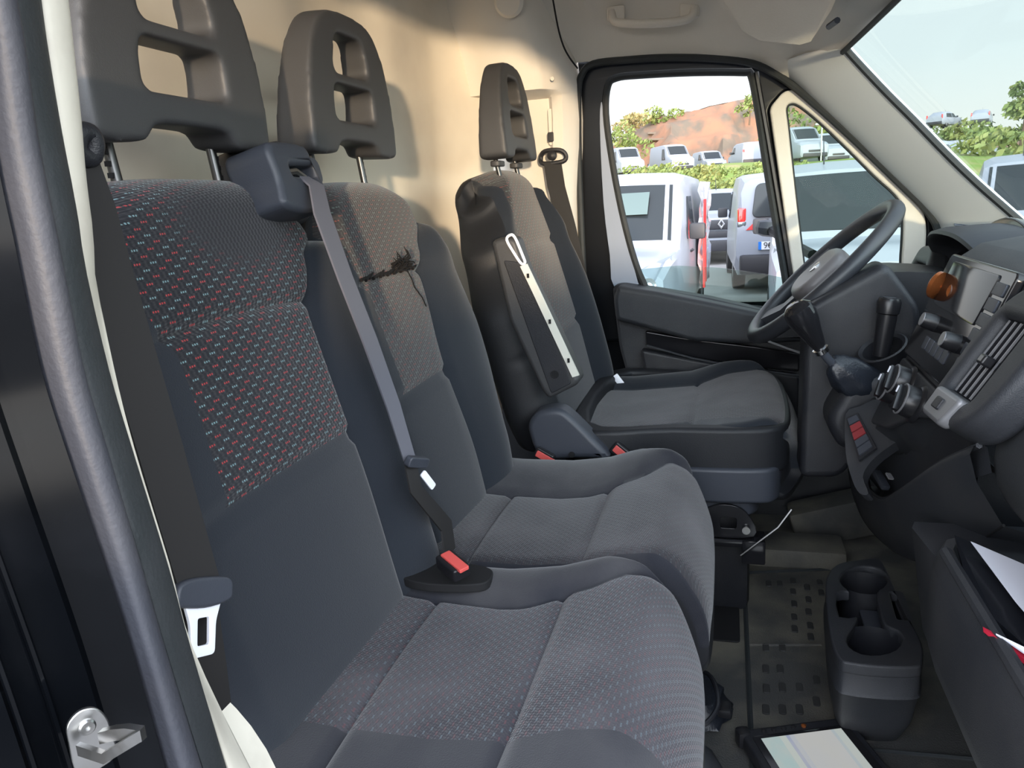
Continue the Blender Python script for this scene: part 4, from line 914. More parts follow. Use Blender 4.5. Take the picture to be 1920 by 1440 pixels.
pod = [(0.2018, 1.3949, 0.5572), (0.2233, 1.3932, 0.5715), (0.2533, 1.3853, 0.5873), (0.279, 1.3432, 0.5742), (0.2905, 1.3087, 0.5565), (0.2736, 1.3063, 0.5424), (0.2426, 1.3027, 0.5173), (0.2247, 1.2956, 0.4989), (0.2154, 1.2824, 0.4822), (0.2199, 1.2556, 0.4653), (0.2085, 1.2623, 0.4621), (0.2004, 1.2874, 0.4751), (0.1955, 1.3326, 0.5056)]
sheetslab('switch_ledge', [Vector(p)-Vector(SNv)*.02 for p in fil2(pod)], .02, M['plas'], db, SNv)
kk = thing('key_fob', 'small grey key fob lying in the console storage pocket', 'key', (0.262, 1.3929, 0.4331))
B().box((0.262, 1.3851, 0.441), (.014, .045, .010), rm((1, .3, -.2), (0, 1, .3)), bev=.003).mk('fob', M['plasg'], kk)
B().box((0.256, 1.2883, 0.4835), (.008, .014, .003), rm((1, .3, -.2), (0, 1, .3))).mk('fob_button', M['silver'], kk)

# centre vent with vertical slats, to the right of the radio
va, vb, vc, vd = [Vector(p) for p in [(0.2583, 0.985, 0.71), (0.3103, 0.985, 0.7928), (0.3036, 0.885, 0.7809), (0.2569, 0.885, 0.7171)]]
VM = fr((va+vb+vc+vd)/4, (vd-va), (vb-va))
vw, vh = (vd-va).length*1.0, (vb-va).length
hs_ = plate('vent_housing', cat([(-vw*.62, -vh*.80), (-vw*.80, -vh*.3), (-vw*.82, vh*.35), (-vw*.55, vh*.80), (vw*.0, vh*1.02), (vw*.75, vh*.95), (vw*1.1, vh*.3), (vw*1.0, -vh*.5), (vw*.5, -vh*.85)], 4), [rect(-vw*.5, -vh*.5, vw*.5, vh*.5, .010)], VM @ Matrix.Translation((0, 0, -.012)), .022, .012, M['plas'], db)
plate('vent_back', rect(-vw*.52, -vh*.52, vw*.52, vh*.52, .010), [], VM @ Matrix.Translation((0, 0, -.03)), .002, .0005, M['black'], db)
for k in range(5):
    x = -vw*.36+k*vw*.19
    q_ = B().box(VM @ Vector((x, 0, -.008)), (.0016, vh*.98, .014), VM.to_3x3()).mk('vent_slat', M['knob'], hs_)
    B().box(VM @ Vector((x, 0, .0005)), (.0026, vh*.97, .0016), VM.to_3x3()).mk('slat_edge', M['silver'], db)
plate('vent_tab', rect(-.009, -.006, .009, .006, .003), [], VM @ Matrix.Translation((.004, -.004, .006)), .007, .003, M['knob'], hs_)
t_ = plate('vent_lock_bezel', fil([(-vw*.46, -vh*.90), (vw*.34, -vh*.90), (vw*.46, -vh*.52), (-vw*.50, -vh*.52)], .010), [], VM @ Matrix.Translation((0, 0, .008)), .008, .005, M['silver'], hs_)
plate('lock_switch', rect(-.012, -.007, .012, .007, .003), [], VM @ Matrix.Translation((-.004, -vh*.70, .016)), .003, .0015, M['plasd'], t_)
# side vent by the far door
SV = fr((0.4246, 1.97, 0.7016), (.02, -1, 0), (.40, 0, .90))
sv = plate('side_vent', fil([(-.075, -.095), (.07, -.095), (.075, .06), (.03, .10), (-.07, .095)], .03), [rect(-.045, -.05, .045, .055, .008)], SV, .02, .010, M['airbag'], db)
plate('vent_back', rect(-.046, -.051, .046, .056, .008), [], SV @ Matrix.Translation((0, 0, -.012)), .003, .001, M['black'], sv)
for k in range(4): B().box(SV @ Vector((-.030+k*.02, 0, .004)), (.002, .10, .014), SV.to_3x3()).mk('vent_slat', M['plasg'], sv)
B().lathe([(.010, 0), (.010, .008), (.006, .012), (0, .012)], SV @ Vector((-.02, -.062, .016)), SV.to_3x3() @ Vector((0, 0, 1)), 16).mk('vent_wheel', M['silver'], sv)
# steering column shroud, stalk side panel
loftdash('column_shroud', [(1.64, sm([(.50, .74), (.34, .775), (.27, .76), (.265, .72), (.33, .66), (.50, .62)])), (1.84, sm([(.50, .74), (.34, .775), (.27, .76), (.265, .72), (.33, .66), (.50, .62)]))], M['plasd'])
B().tube([(0.2525, 1.62, 0.7432), (0.2604, 1.56, 0.7752), (0.2757, 1.52, 0.7829)], [.010, .012, .008], 8).mk('indicator_stalk', M['plasg'], db)
kp = fil([(0.1407, 0.7302), (0.2732, 0.8092), (0.3336, 0.7257), (0.3411, 0.5891), (0.2969, 0.5126), (0.2117, 0.3974), (0.1392, 0.3949)], .02)
plate('knee_panel', kp, [], yp(1.55), .05, .015, M['plasd'], db)
# socket cup beside the console
cc = Vector((0.2669, 1.46, 0.6586))
B().lathe([(.036, -.05), (.040, .0), (.043, .004), (.040, .006), (.034, .002), (.030, -.03), (0, -.034)], cc, (-.42, -.28, .86), 28).mk('round_cup', M['plasd'], db)
ch = thing('plug_charger', 'black cylindrical plug standing in the round dash cup', 'charger', cc)
ca = Vector((.10, .02, .99))
B().lathe([(.013, -.03), (.015, .0), (.0165, .035), (.0165, .045), (.019, .047), (.020, .066), (.017, .073), (0, .073)], cc+Vector((0, 0, .018)), ca, 24).mk('body', M['knob'], ch)
B().lathe([(.011, .0725), (.011, .0745), (0, .0745)], cc+Vector((0, 0, .018)), ca, 20).mk('cap', M['plas'], ch)
# gear lever on the dash
gl = thing('gear_lever', 'black gear lever with crumpled boot in front of the steering wheel', 'gear lever', (0.22, 1.45, 0.5975))
k0 = Vector((0.1314, 1.4, 0.7182)); k1 = Vector((0.1627, 1.41, 0.6625)); k2 = Vector((0.1866, 1.42, 0.6336))
kd = (k0-k1).normalized()
B().lathe([(.010, -.055), (.013, -.045), (.019, -.020), (.0245, .0), (.027, .016), (.025, .030), (.016, .038), (0, .040)], k0, kd, 28).mk('knob', M['gloss'], gl)
B().lathe([(.011, -.064), (.014, -.062), (.014, -.054), (.010, -.052)], k0, kd, 20).mk('chrome_collar', M['chrome'], gl)
B().tube([k0-kd*.05, k1, k2, k2+(k2-k1)*1.2], .0075, 10).mk('stem', M['plasg'], gl)
bm_ = B(); rings = []
axp = [(0.1765, 1.425, 0.6383), (0.1898, 1.43, 0.6265), (0.2091, 1.44, 0.6146), (0.2332, 1.45, 0.5996), (0.2615, 1.46, 0.5904), (0.3032, 1.47, 0.5784)]
rr_ = [.016, .026, .034, .040, .036, .050]
for i, (p, r) in enumerate(zip(axp, rr_)):
    p = Vector(p); 
    rings.append([p+Vector((math.cos(q*math.pi/14)*r*.35+.0, math.sin(q*math.pi/14)*r*(1+.10*math.sin(q*1.3+i*2)), math.cos(q*math.pi/14)*r*(1+.12*math.sin(q*.9+i*1.7)))) for q in range(28)])
ringsS = []
for i in range(len(rings)-1):
    for k in range(3): ringsS.append([a.lerp(b_, k/3) for a, b_ in zip(rings[i], rings[i+1])])
ringsS.append(rings[-1])
bm_.loft(ringsS).mk('boot', M['leather'], gl, 80)
gb = fil([(0.1696, 0.5341), (0.2118, 0.6148), (0.2729, 0.6247), (0.3095, 0.5859), (0.3041, 0.5266), (0.2261, 0.4842), (0.1988, 0.4834)], .03)
plate('boot_surround', gb, [], yp(1.47), .055, .02, M['plasd'], db)
# copper coloured phone mount
pm = thing('phone_mount', 'copper coloured magnetic phone mount on the glossy radio fascia', 'phone holder', (0.3454, 1.36, 0.7644))
q0 = Vector((0.3272, 1.33, 0.7829)); ax = Vector((-.55, .25, .35)).normalized()
B().lathe([(.006, -.012), (.012, -.006), (.017, .0), (.013, .006), (.009, .012), (.016, .016), (.022, .020), (.022, .026), (.018, .029), (0, .029)], q0-ax*.01, Vector((-.62, .60, .25)), 28).mk('body', M['copper'], pm)
B().lathe([(.005, -.008), (.008, .004), (.017, .016), (.018, .020), (.013, .024), (0, .024)], q0+Vector((.012, -.040, -.012)), Vector((-.25, -.75, .5)), 24).mk('ball_foot', M['copper'], pm)
B().tube([q0+Vector((.01, -.03, -.012)), q0+Vector((.02, -.032, -.04))], .006, 8).mk('neck', M['chrome'], pm)

# lower passenger tray with documents
ty0, ty1 = .46, .905
lipx, lipz = (0.245, 0.905, 0.5394)[0], (0.245, 0.905, 0.5394)[2]
trayP = [(lipx, lipz), (lipx-.012, lipz-.004), (lipx-.020, lipz-.02), (lipx-.024, lipz-.10), (lipx-.018, lipz-.125), (lipx+.05, lipz-.16), (lipx+.16, lipz-.20), (.60, lipz-.20), (.60, lipz-.12), (lipx+.16, lipz-.12), (lipx+.03, lipz-.085), (lipx+.008, lipz-.015)]
B().loft([sec(y, [(x+dx, z) for x, z in trayP]) for y, dx in ((ty0, -.0), (.85, 0), (.90, .004), (.935, .018))]).mk('document_tray', M['plas'], db, 40)
B().tube([(lipx-.006, ty0, lipz), (lipx-.006, .89, lipz)], .007, 8).mk('tray_lip', M['plas'], db)
# lower flank between tray and footwell
B().loft([sec(y, [(x0, .52), (x0+.02, .38), (x0+.07, .25), (x0+.20, .085), (.85, .085), (.85, .52)]) for y, x0 in ((1.02, .235), (1.0, .228), (.93, .235), (.60, .30), (.45, .34))]).mk('lower_flank', M['plas'], db, 35)
# papers
def slabq(name, pts, th, m, parent): return sheetslab(name, pts, th, m, parent, (-.2, -.1, .97))
fo = tag(slabq('document_folder', [(0.2523, 0.905, 0.5438), (0.3171, 0.86, 0.5293), (0.2876, 0.7, 0.504), (0.246, 0.74, 0.5337), (0.2462, 0.84, 0.5309)], .012, M['folder'], None), 'glossy black document folder tucked into the dashboard tray', 'folder')
pp_ = tag(slabq('paper_sheet', [(0.2602, 0.875, 0.5483), (0.3124, 0.84, 0.5363), (0.2836, 0.73, 0.5245), (0.2697, 0.765, 0.5383)], .001, M['paper'], None), 'white paper sheet lying on the black document folder', 'paper')
pp_.location = (-.003, -.004, .014)
rb = tag(slabq('booklet', [(0.2397, 0.735, 0.5405), (0.2691, 0.72, 0.5308), (0.2736, 0.7, 0.5237), (0.2505, 0.71, 0.5387)], .006, M['redp'], None), 'red booklet sticking out below the black folder', 'booklet')
rb.location = (-.010, -.014, .0)
wp = tag(slabq('leaflet', [(0.2473, 0.725, 0.5395), (0.2697, 0.71, 0.5349), (0.2728, 0.705, 0.5283), (0.2556, 0.715, 0.5373)], .002, M['paper'], None), 'small white leaflet inside the red booklet', 'paper')
wp.location = (-.012, -.018, .007)

# cup holder unit on the footwell floor
chd = thing('cup_holder', 'black double cup holder unit standing on the footwell floor', 'cup holder', (.235, 1.26, FZ))
co = cat([(0.1715, 1.3257), (0.1825, 1.3915), (0.2066, 1.4382), (0.245, 1.4595), (0.2835, 1.4676), (0.2885, 1.3835), (0.2908, 1.2728), (0.2945, 1.1854), (0.2848, 1.1333), (0.2723, 1.1147), (0.2293, 1.1069), (0.1857, 1.1072), (0.1665, 1.1191), (0.1622, 1.1853)], 4)
hc1 = (0.2422, 1.3803, 0.25); hc2 = (0.2276, 1.1843, 0.25)
def circ(c, r, n=28): return [(c[0]+r*math.cos(q*2*math.pi/n), c[1]+r*math.sin(q*2*math.pi/n)) for q in range(n)]
XY = fr((0, 0, .242), (1, 0, 0), (0, 1, 0))
well = cat([(0.202, 1.3801, 0), (0.2204, 1.4164, 0), (0.2504, 1.4339, 0), (0.2763, 1.425, 0), (0.2837, 1.3909, 0), (0.2699, 1.3569, 0), (0.2559, 1.3355, 0), (0.2492, 1.2658, 0), (0.2503, 1.226, 0), (0.265, 1.2125, 0), (0.268, 1.1883, 0), (0.2531, 1.1574, 0), (0.2275, 1.1385, 0), (0.2011, 1.1367, 0), (0.1863, 1.1545, 0), (0.1869, 1.1818, 0), (0.2009, 1.2143, 0), (0.2098, 1.2372, 0), (0.2096, 1.2473, 0), (0.1837, 1.2429, 0), (0.1895, 1.3229, 0), (0.2106, 1.332, 0), (0.2037, 1.3523, 0)], 2)
sl2 = fil([(0.2769, 1.3389), (0.2944, 1.3417), (0.2909, 1.2493), (0.2719, 1.2494)], .006)
plate('top_plate', co, [well, sl2], XY, .010, .004, M['plas'], chd)
cc_ = Vector((.228, 1.26, 0)); rings = []
for z, s_ in ((.236, .985), (.20, 1.0), (.196, 1.02), (.192, .99), (.14, .93), (.10, .80), (FZ, .72)): rings.append([Vector((cc_.x+(p.x-cc_.x)*s_, cc_.y+(p.y-cc_.y)*s_+(.236-z)*.1, z)) for p in co])
bb = B().loft(rings, True, False); bb.mk('shell', M['plas'], chd, 50)
for c, r in ((hc1, .042), (hc2, .046)): B().lathe([(r, .245), (r*.93, .18), (r*.90, .15), (0, .149)], (c[0], c[1], 0), (0, 0, 1), 28, False).mk('cup_well', M['plasd'], chd)
B().box(((hc1[0]+hc2[0])/2+.008, (hc1[1]+hc2[1])/2, .215), (.030, .10, .006), bev=.002).mk('divider_web', M['plasg'], chd)
tag(B().box((0.2288, 1.2948, 0.2), (.016, .010, .004), rm((1, .2, 0), (0, 1, .2)), bev=.001).mk('paper_scrap', M['paper']), 'tiny white paper scrap inside the front cup well', 'litter')

# steering wheel
sw_ = thing('steering_wheel', 'black steering wheel with grey centre pad before the far door', 'steering wheel', (.197, 1.735, .767))
wc = Vector((.192, 1.735, .767)); wu = Vector((.718, 0, .696)); wn = Vector((-.696, 0, .718))
WF = fr(wc, (0, -1, 0), wu)
B().tube([wc+Vector((0, 1, 0))*math.cos(q*math.pi/32)*.188+wu*math.sin(q*math.pi/32)*.184 for q in range(64)], .0165, 14, True).mk('rim', M['rim'], sw_)
plate('hub_pad', cat([(-.075, -.045), (-.08, .0), (-.07, .045), (-.03, .06), (.03, .06), (.07, .045), (.08, 0), (.075, -.045), (.03, -.07), (-.03, -.07)], 4), [], WF @ Matrix.Translation((0, 0, -.005)), .024, .016, M['pad'], sw_)
B().lathe([(.014, 0), (.014, .002), (0, .003)], WF @ Vector((0, .0, .019)), wn, 20).mk('emblem', M['chrome'], sw_)
for a, b_ in (((-.070, .012), (-.178, .03)), ((.070, .012), (.178, .03)), ((-.045, -.055), (-.085, -.160)), ((.045, -.055), (.085, -.160))):
    B().ribbon([WF @ Vector((*a, -.012)), WF @ Vector(((a[0]+b_[0])/2, (a[1]+b_[1])/2, -.014)), WF @ Vector((*b_, .0))], WF.to_3x3() @ Vector((b_[1]-a[1], a[0]-b_[0], 0)).normalized()*.042, .009).mk('spoke', M['rim'], sw_)
B().lathe([(.05, -.10), (.055, -.03), (.075, -.018), (.0, -.018)], wc, wn, 24).mk('hub_back', M['plasd'], sw_)

# visor, grab handle
vz = thing('sun_visor', 'grey folded sun visor against the headliner above the windscreen corner', 'sun visor', (.12, 1.7, 1.32))
sheetslab('visor_board', [(-0.0164, 1.72, 1.3283), (-0.004, 1.74, 1.3095), (0.0277, 1.76, 1.2618), (0.0622, 1.76, 1.2399), (0.136, 1.72, 1.2176), (0.1537, 1.7, 1.2182), (0.1795, 1.62, 1.2545), (0.1887, 1.6, 1.2775)], .016, M['head'], vz, (-.1, 0, 1))
B().tube([(0.1856, 1.7, 1.2415), (0.1957, 1.66, 1.2441)], .006, 8).mk('pivot', M['plasg'], vz)
gh = thing('grab_handle', 'cream grab handle on the headliner above the far door', 'handle', (-0.1715, 2.0, 1.3592))
hp = cat([(-0.2698, 2.0, 1.3798), (-0.262, 1.985, 1.3548), (-0.2256, 1.975, 1.3441), (-0.1692, 1.97, 1.337), (-0.112, 1.975, 1.3362), (-0.0834, 1.985, 1.3441), (-0.0767, 2.0, 1.367)], 4, False)
B().tube(hp, .0095, 10).mk('grip', M['cream'], gh)
for P in ((-0.2604, 2.005, 1.375), (-0.0878, 2.005, 1.3623)): B().box(P, (.045, .02, .035), bev=.008).mk('mount', M['cream'], gh)

# rugged tablet on the footwell mat
tb = thing('rugged_tablet', 'black rugged tablet with lit pale screen lying on the footwell mat', 'tablet', (0.1116, 1.0671, 0.1))
tl, tr2 = Vector((0.0239, 1.1133, 0.1)), Vector((0.1926, 1.1799, 0.1))
tu = (tr2-tl).normalized(); tv = Vector((0, 0, 1)).cross(tu); tv = -tv if tv.y > 0 else tv
tw = (tr2-tl).length
TB = fr(tl+Vector((0, 0, 0)), tu, -tv)      # x along the top edge, y away from it (negative = towards viewer)
TBm = TB @ Matrix.Rotation(R(0), 4, 'X')
plate('case', fil([(0, 0), (tw, 0), (tw, -.30), (0, -.30)], .018), [], TBm @ Matrix.Translation((0, 0, -.002)), .012, .005, M['plasd'], tb)
plate('bezel', fil([(.012, -.020), (tw-.012, -.020), (tw-.012, -.29), (.012, -.29)], .006), [], TBm @ Matrix.Translation((0, 0, .0095)), .0015, .0006, M['gloss'], tb)
sv_ = [(.024, -.028), (tw-.026, -.028), (tw-.026, -.27), (.024, -.27)]
mo('screen', [TBm @ Vector((x, y, .0116)) for x, y in sv_]+[TBm @ Vector((x, y, .0108)) for x, y in sv_], [(0, 1, 2, 3), (7, 6, 5, 4), (0, 4, 5, 1), (1, 5, 6, 2), (2, 6, 7, 3), (3, 7, 4, 0)], M['screen'], tb, uvs=[(0, 1), (1, 1), (1, 0), (0, 0)]*2)
for k in range(5):
    o = B().lathe([(.004, 0), (.004, .002), (0, .003)], TBm @ Vector((.036+k*.0165, -.011, .010)), TBm.to_3x3() @ Vector((0, 0, 1)), 14).mk('button', M['copper'] if k == 4 else M['knob'], tb)
    if k == 4: o['label'] = 'orange button'
for x in (0.004, tw-.004): B().box(TBm @ Vector((x, -.006, 0)), (.022, .022, .028), TBm.to_3x3(), bev=.006).mk('corner_bumper', M['knob'], tb)

# strap and cap under the bench edge
cp_ = thing('black_strap_bundle', 'crumpled black strap bundle on the floor below the bench front edge', 'strap', (-0.0239, 1.1834, 0.1))
B().tube(cat([(-0.061, 1.221, 0.13), (-0.0287, 1.1968, 0.15), (-0.0122, 1.1434, 0.16), (-0.0101, 1.1093, 0.15), (-0.0258, 1.0804, 0.14), (-0.0543, 1.0759, 0.12)], 5, False), .004, 8).mk('loop', M['plasd'], cp_)
B().tube(cat([(-0.0649, 1.2062, 0.11), (-0.0351, 1.2048, 0.12), (-0.0235, 1.1626, 0.12), (-0.0356, 1.1323, 0.11), (-0.0607, 1.1206, 0.1)], 5, False), [.012]*20+[.012], 8, flat=.4).mk('webbing', M['plasd'], cp_) if False else None
rings = []
for i in range(7):
    t = i/6; c = Vector((-0.0419, 1.1917, 0.1)); rr = .055*(1-.3*t)
    rings.append([c+Vector((math.cos(q*math.pi/10)*rr*(1+.12*math.sin(q*2+i)), math.sin(q*math.pi/10)*rr*1.2*(1+.1*math.sin(q*3+i)), t*.035-.015)) for q in range(20)])
B().loft(rings).mk('pouch', M['leather'], cp_, 60)
B().box((0.0006, 1.146, 0.12), (.022, .03, .016), bev=.005).mk('clip', M['knob'], cp_)
p2 = thing('black_pouch', 'dark pouch on the mat at the bottom edge beside the cushion corner', 'pouch', (-0.053, 1.0463, 0.1))
rings = []
for i in range(6):
    t = i/5; c = Vector((-0.0553, 1.0151, 0.12)); rr = .05*(1-.5*t*t)
    rings.append([c+Vector((math.cos(q*math.pi/10)*rr*1.1*(1+.06*math.sin(q*2+i)), math.sin(q*math.pi/10)*rr*(1+.08*math.sin(q*3+i)), t*.04-.02)) for q in range(20)])
B().loft(rings).mk('pouch_body', M['plas'], p2, 60)

# ================================================================== OUTSIDE
GZ = -.65
def gp(u, d): return None
# ground
def grid(name, x0, x1, y0, y1, nx, ny, zf, m, thick=.5):
    V = [(lerp(x0, x1, i/nx), lerp(y0, y1, j/ny), 0) for j in range(ny+1) for i in range(nx+1)]
    V = [(x, y, zf(x, y)) for x, y, _ in V]; F = [(j*(nx+1)+i, j*(nx+1)+i+1, (j+1)*(nx+1)+i+1, (j+1)*(nx+1)+i) for j in range(ny) for i in range(nx)]
    return mo(name, V, F, m, None, 60)
def hole_z(x, y): return GZ
gr = st(mo('ground', [(-200, -200, GZ), (300, -200, GZ), (300, 40, GZ), (-200, 40, GZ), (-200, -200, GZ-.3), (300, -200, GZ-.3), (300, 40, GZ-.3), (-200, 40, GZ-.3)], [(0, 1, 2, 3), (7, 6, 5, 4), (0, 4, 5, 1), (1, 5, 6, 2), (2, 6, 7, 3), (3, 7, 4, 0)], M['asph']))
for k in range(-3, 6):
    o = B().box((-1.15+k*2.6+.85, 8.8, GZ+.004), (.10, 4.6, .008)).mk('bay_line', M['white_line'], gr)
# terraces: grass bank, upper lot, cliff
def H(x, y):
    n = math.sin(x*.21+y*.13)*.25+math.sin(x*.53-y*.31)*.15
    b = 3.0/(1+math.exp(-(y-46-2*math.sin(x*.07))/2.2))
    b += 1.1*min(1, max(0, (x-6)/20))*0
    return GZ+b+n*min(1, max(0, (y-34)/6))*(1 if y < 56 else .25)
st(grid('bank', -90, 140, 36, 104, 110, 50, H, M['grass']))
def H2(x, y):
    n = math.sin(x*.35)*1.0+math.sin(x*.9+y*.4)*.5+math.sin(x*2.3+y)*.25
    top = ltab([(-80, 3), (-24, 3.2), (-17, 4.2), (-13, 7.6), (-10, 8.6), (2, 10.0), (10, 8.5), (20, 5), (30, 3), (120, 2)], x)
    n += 1.6*abs(math.sin(x*.24+math.sin(x*.11)*2))+.5*abs(math.sin(x*.83))+random.uniform(-.25, .25)
    t = min(1, max(0, (y-104-n)/ (9 if x < 24 else 16)))
    t = t+.05*math.sin(t*19+x*.05)*min(1, t*4)*(t < .95)
    return 2.3+top*(t**.8)+n*.25*t+ (.06*(y-115) if y > 115 else 0)*0
hs2 = st(grid('hillside', -90, 160, 102, 122, 260, 40, H2, M['hill']))
for q, P in enumerate([(-5.9119, 112.2176, 7.8675), (-3.1201, 113.5383, 8.0128), (-9.9312, 110.5449, 8.075), (-0.9932, 113.1078, 6.9907), (-8.7848, 112.4341, 8.9399), (1.8123, 114.9526, 7.9317)]):
    B().box(P, (2.6+q % 3, 1.6, .28), rm((1, .1*(q % 2), -.06), (0, 1, 0)), bev=.08).mk('rock_ledge', M['bark'] if False else M['rock'], hs2)
st(grid('hill_crest', -90, 160, 117, 160, 60, 10, lambda x, y: H2(x, 121.5)+.15+.35*math.sin(x)*math.cos(y*.5), M['drygrass']))

def foliage(name, parent, c, r, n, m, s=.35, seed=1, kind='stuff'):
    random.seed(seed); b = B(); V = []; F = []
    lumps = [(Vector((random.gauss(0, .45)*r[0], random.gauss(0, .45)*r[1], random.gauss(0, .40)*r[2])), random.uniform(.3, .55)) for _ in range(9)]
    for k in range(n):
        L_, q = random.choice(lumps); d = Vector((random.gauss(0, 1), random.gauss(0, 1), random.gauss(0, 1))).normalized()*random.uniform(.6, 1)*q
        p = Vector(c)+L_+Vector((d.x*r[0], d.y*r[1], d.z*r[2])); a = Vector((random.gauss(0, 1), random.gauss(0, 1), random.gauss(0, 1))).normalized(); e_ = a.orthogonal().normalized(); z = a.cross(e_); ss = s*random.uniform(.5, 1)
        i = len(V); V += [p-e_*ss, p+z*ss*.5, p+e_*ss, p-z*ss*.5]; F.append((i, i+1, i+2, i+3))
    o = mo(name, V, F, m, parent); o['kind'] = kind; return o
def tree(pos, h, r, label, group=None, m='leaf', n=900, seed=1, s=.35, cat_='tree', nm='tree'):
    t = thing(nm, label, cat_, pos, group); p = Vector(pos)
    B().tube([p-Vector((0, 0, .3)), p+Vector((.1, 0, h*.35)), p+Vector((-.1, 0, h*.7))], [h*.045, h*.03, h*.012], 7).mk('trunk', M['bark'], t)
    foliage('foliage', t, p+Vector((0, 0, h*.62)), (r, r, h*.36), n, M[m], s, seed); return t
D_ = lambda u, v, d: None
def at(p, dz=0): return Vector(p)+Vector((0, 0, dz))
tree(at((-9.4665, 113.7991, 9.7908), -1.2), 4.2, 2.4, 'round green tree on top of the red earth cliff', seed=2)
tree(at((-11.7072, 104.8342, 9.331), -1.0), 3.2, 2.6, 'dry brownish tree left of the round green tree on the cliff', m='leafw', seed=3, n=600)
tree(at((-12.4927, 100.4477, 5.2546), -2.0), 6.5, 3.0, 'yellow-green bushy tree at the left foot of the cliff', seed=4)
tree(at((2.7055, 110.0072, 10.2127), -1.0), 3.0, 1.3, 'small green tree on the cliff edge by the door frame post', seed=5, n=300)
tree(at((7.3161, 80.1203, 3.1872), -2), 7.5, 4.6, 'broad green tree seen through the quarter window behind parked vans', seed=6, n=1300)
tree(at((13.2396, 102.6248, 4.1606), -2), 8.0, 4.2, 'tall green tree behind the lamp post in the quarter window', seed=7, n=1200)
tree(at((21.4169, 68.5592, 4.1269), -1), 5.2, 2.6, 'green tree at the right edge beyond the windscreen', seed=8, n=1200)
for i, (u, v, d, lb) in enumerate([(1760,258,90,'green bush below the ridge cars, left end of the windscreen view'), (1815,250,92,'green bush on the ridge slope under the two ridge cars'), (1870,262,84,'green bush right of the ridge slope beside the tree'), (1800,290,60,'green bush in front of the parked upper cars in the windscreen'), (1850,300,55,'low green bush above the warm-lit van roof')]):
    pass
BP = [(23.2147, 106.5255, 5.3374), (24.2128, 94.3281, 4.6661), (24.6097, 84.0389, 3.7457), (16.0978, 69.1145, 2.2024), (15.1106, 56.3479, 1.6391), (17.5644, 84.0993, 3.3498), (19.4589, 63.8365, 1.7889)]
BL = ['left end of the windscreen view below the ridge', 'under the two cars parked on the ridge', 'between the ridge and the tree at the right edge', 'in front of the upper parked cars beyond the windscreen', 'directly above the warm-lit van roof', 'where the A-pillar edge meets the slope', 'right of the upper parked cars near the frame edge']
for i, (p, l_) in enumerate(zip(BP, BL)):
    t = thing('bush', 'green bush '+l_, 'bush', p, 'bushes beyond the windscreen'); foliage('foliage', t, p, (3.6, 1.6, 1.7), 600, M['leaf'], .4, 20+i)
BP = [(-1.5705, 39.081, 1.6095), (-0.3375, 45.6764, 1.9113), (1.1841, 50.2739, 2.0307), (-4.276, 38.3053, 1.6969), (-3.3045, 43.7853, 2.0667), (2.5958, 46.5175, 1.8507), (-0.5674, 35.2075, 1.1572), (0.5683, 37.6137, 1.1466), (4.5991, 47.092, 1.5311), (7.0415, 49.8729, 1.6338)]
BL = ['behind the roof of the damaged van', 'above the white crossover', 'left of the door frame post on the bank', 'at the left end of the grass bank', 'on the bank under the white vans', 'hidden partly by the window post on the bank', 'low on the bank left, above the crossover roof', 'low on the bank right, above the crossover roof', 'on the bank in the quarter window, left', 'on the bank in the quarter window, right']
for i, (p, l_) in enumerate(zip(BP, BL)):
    t = thing('shrub', 'yellow-green shrub '+l_, 'shrub', p, 'shrubs on the grass bank'); foliage('foliage', t, p, (2.0, .9, .50), 420, M['leaf'], .16, 40+i)

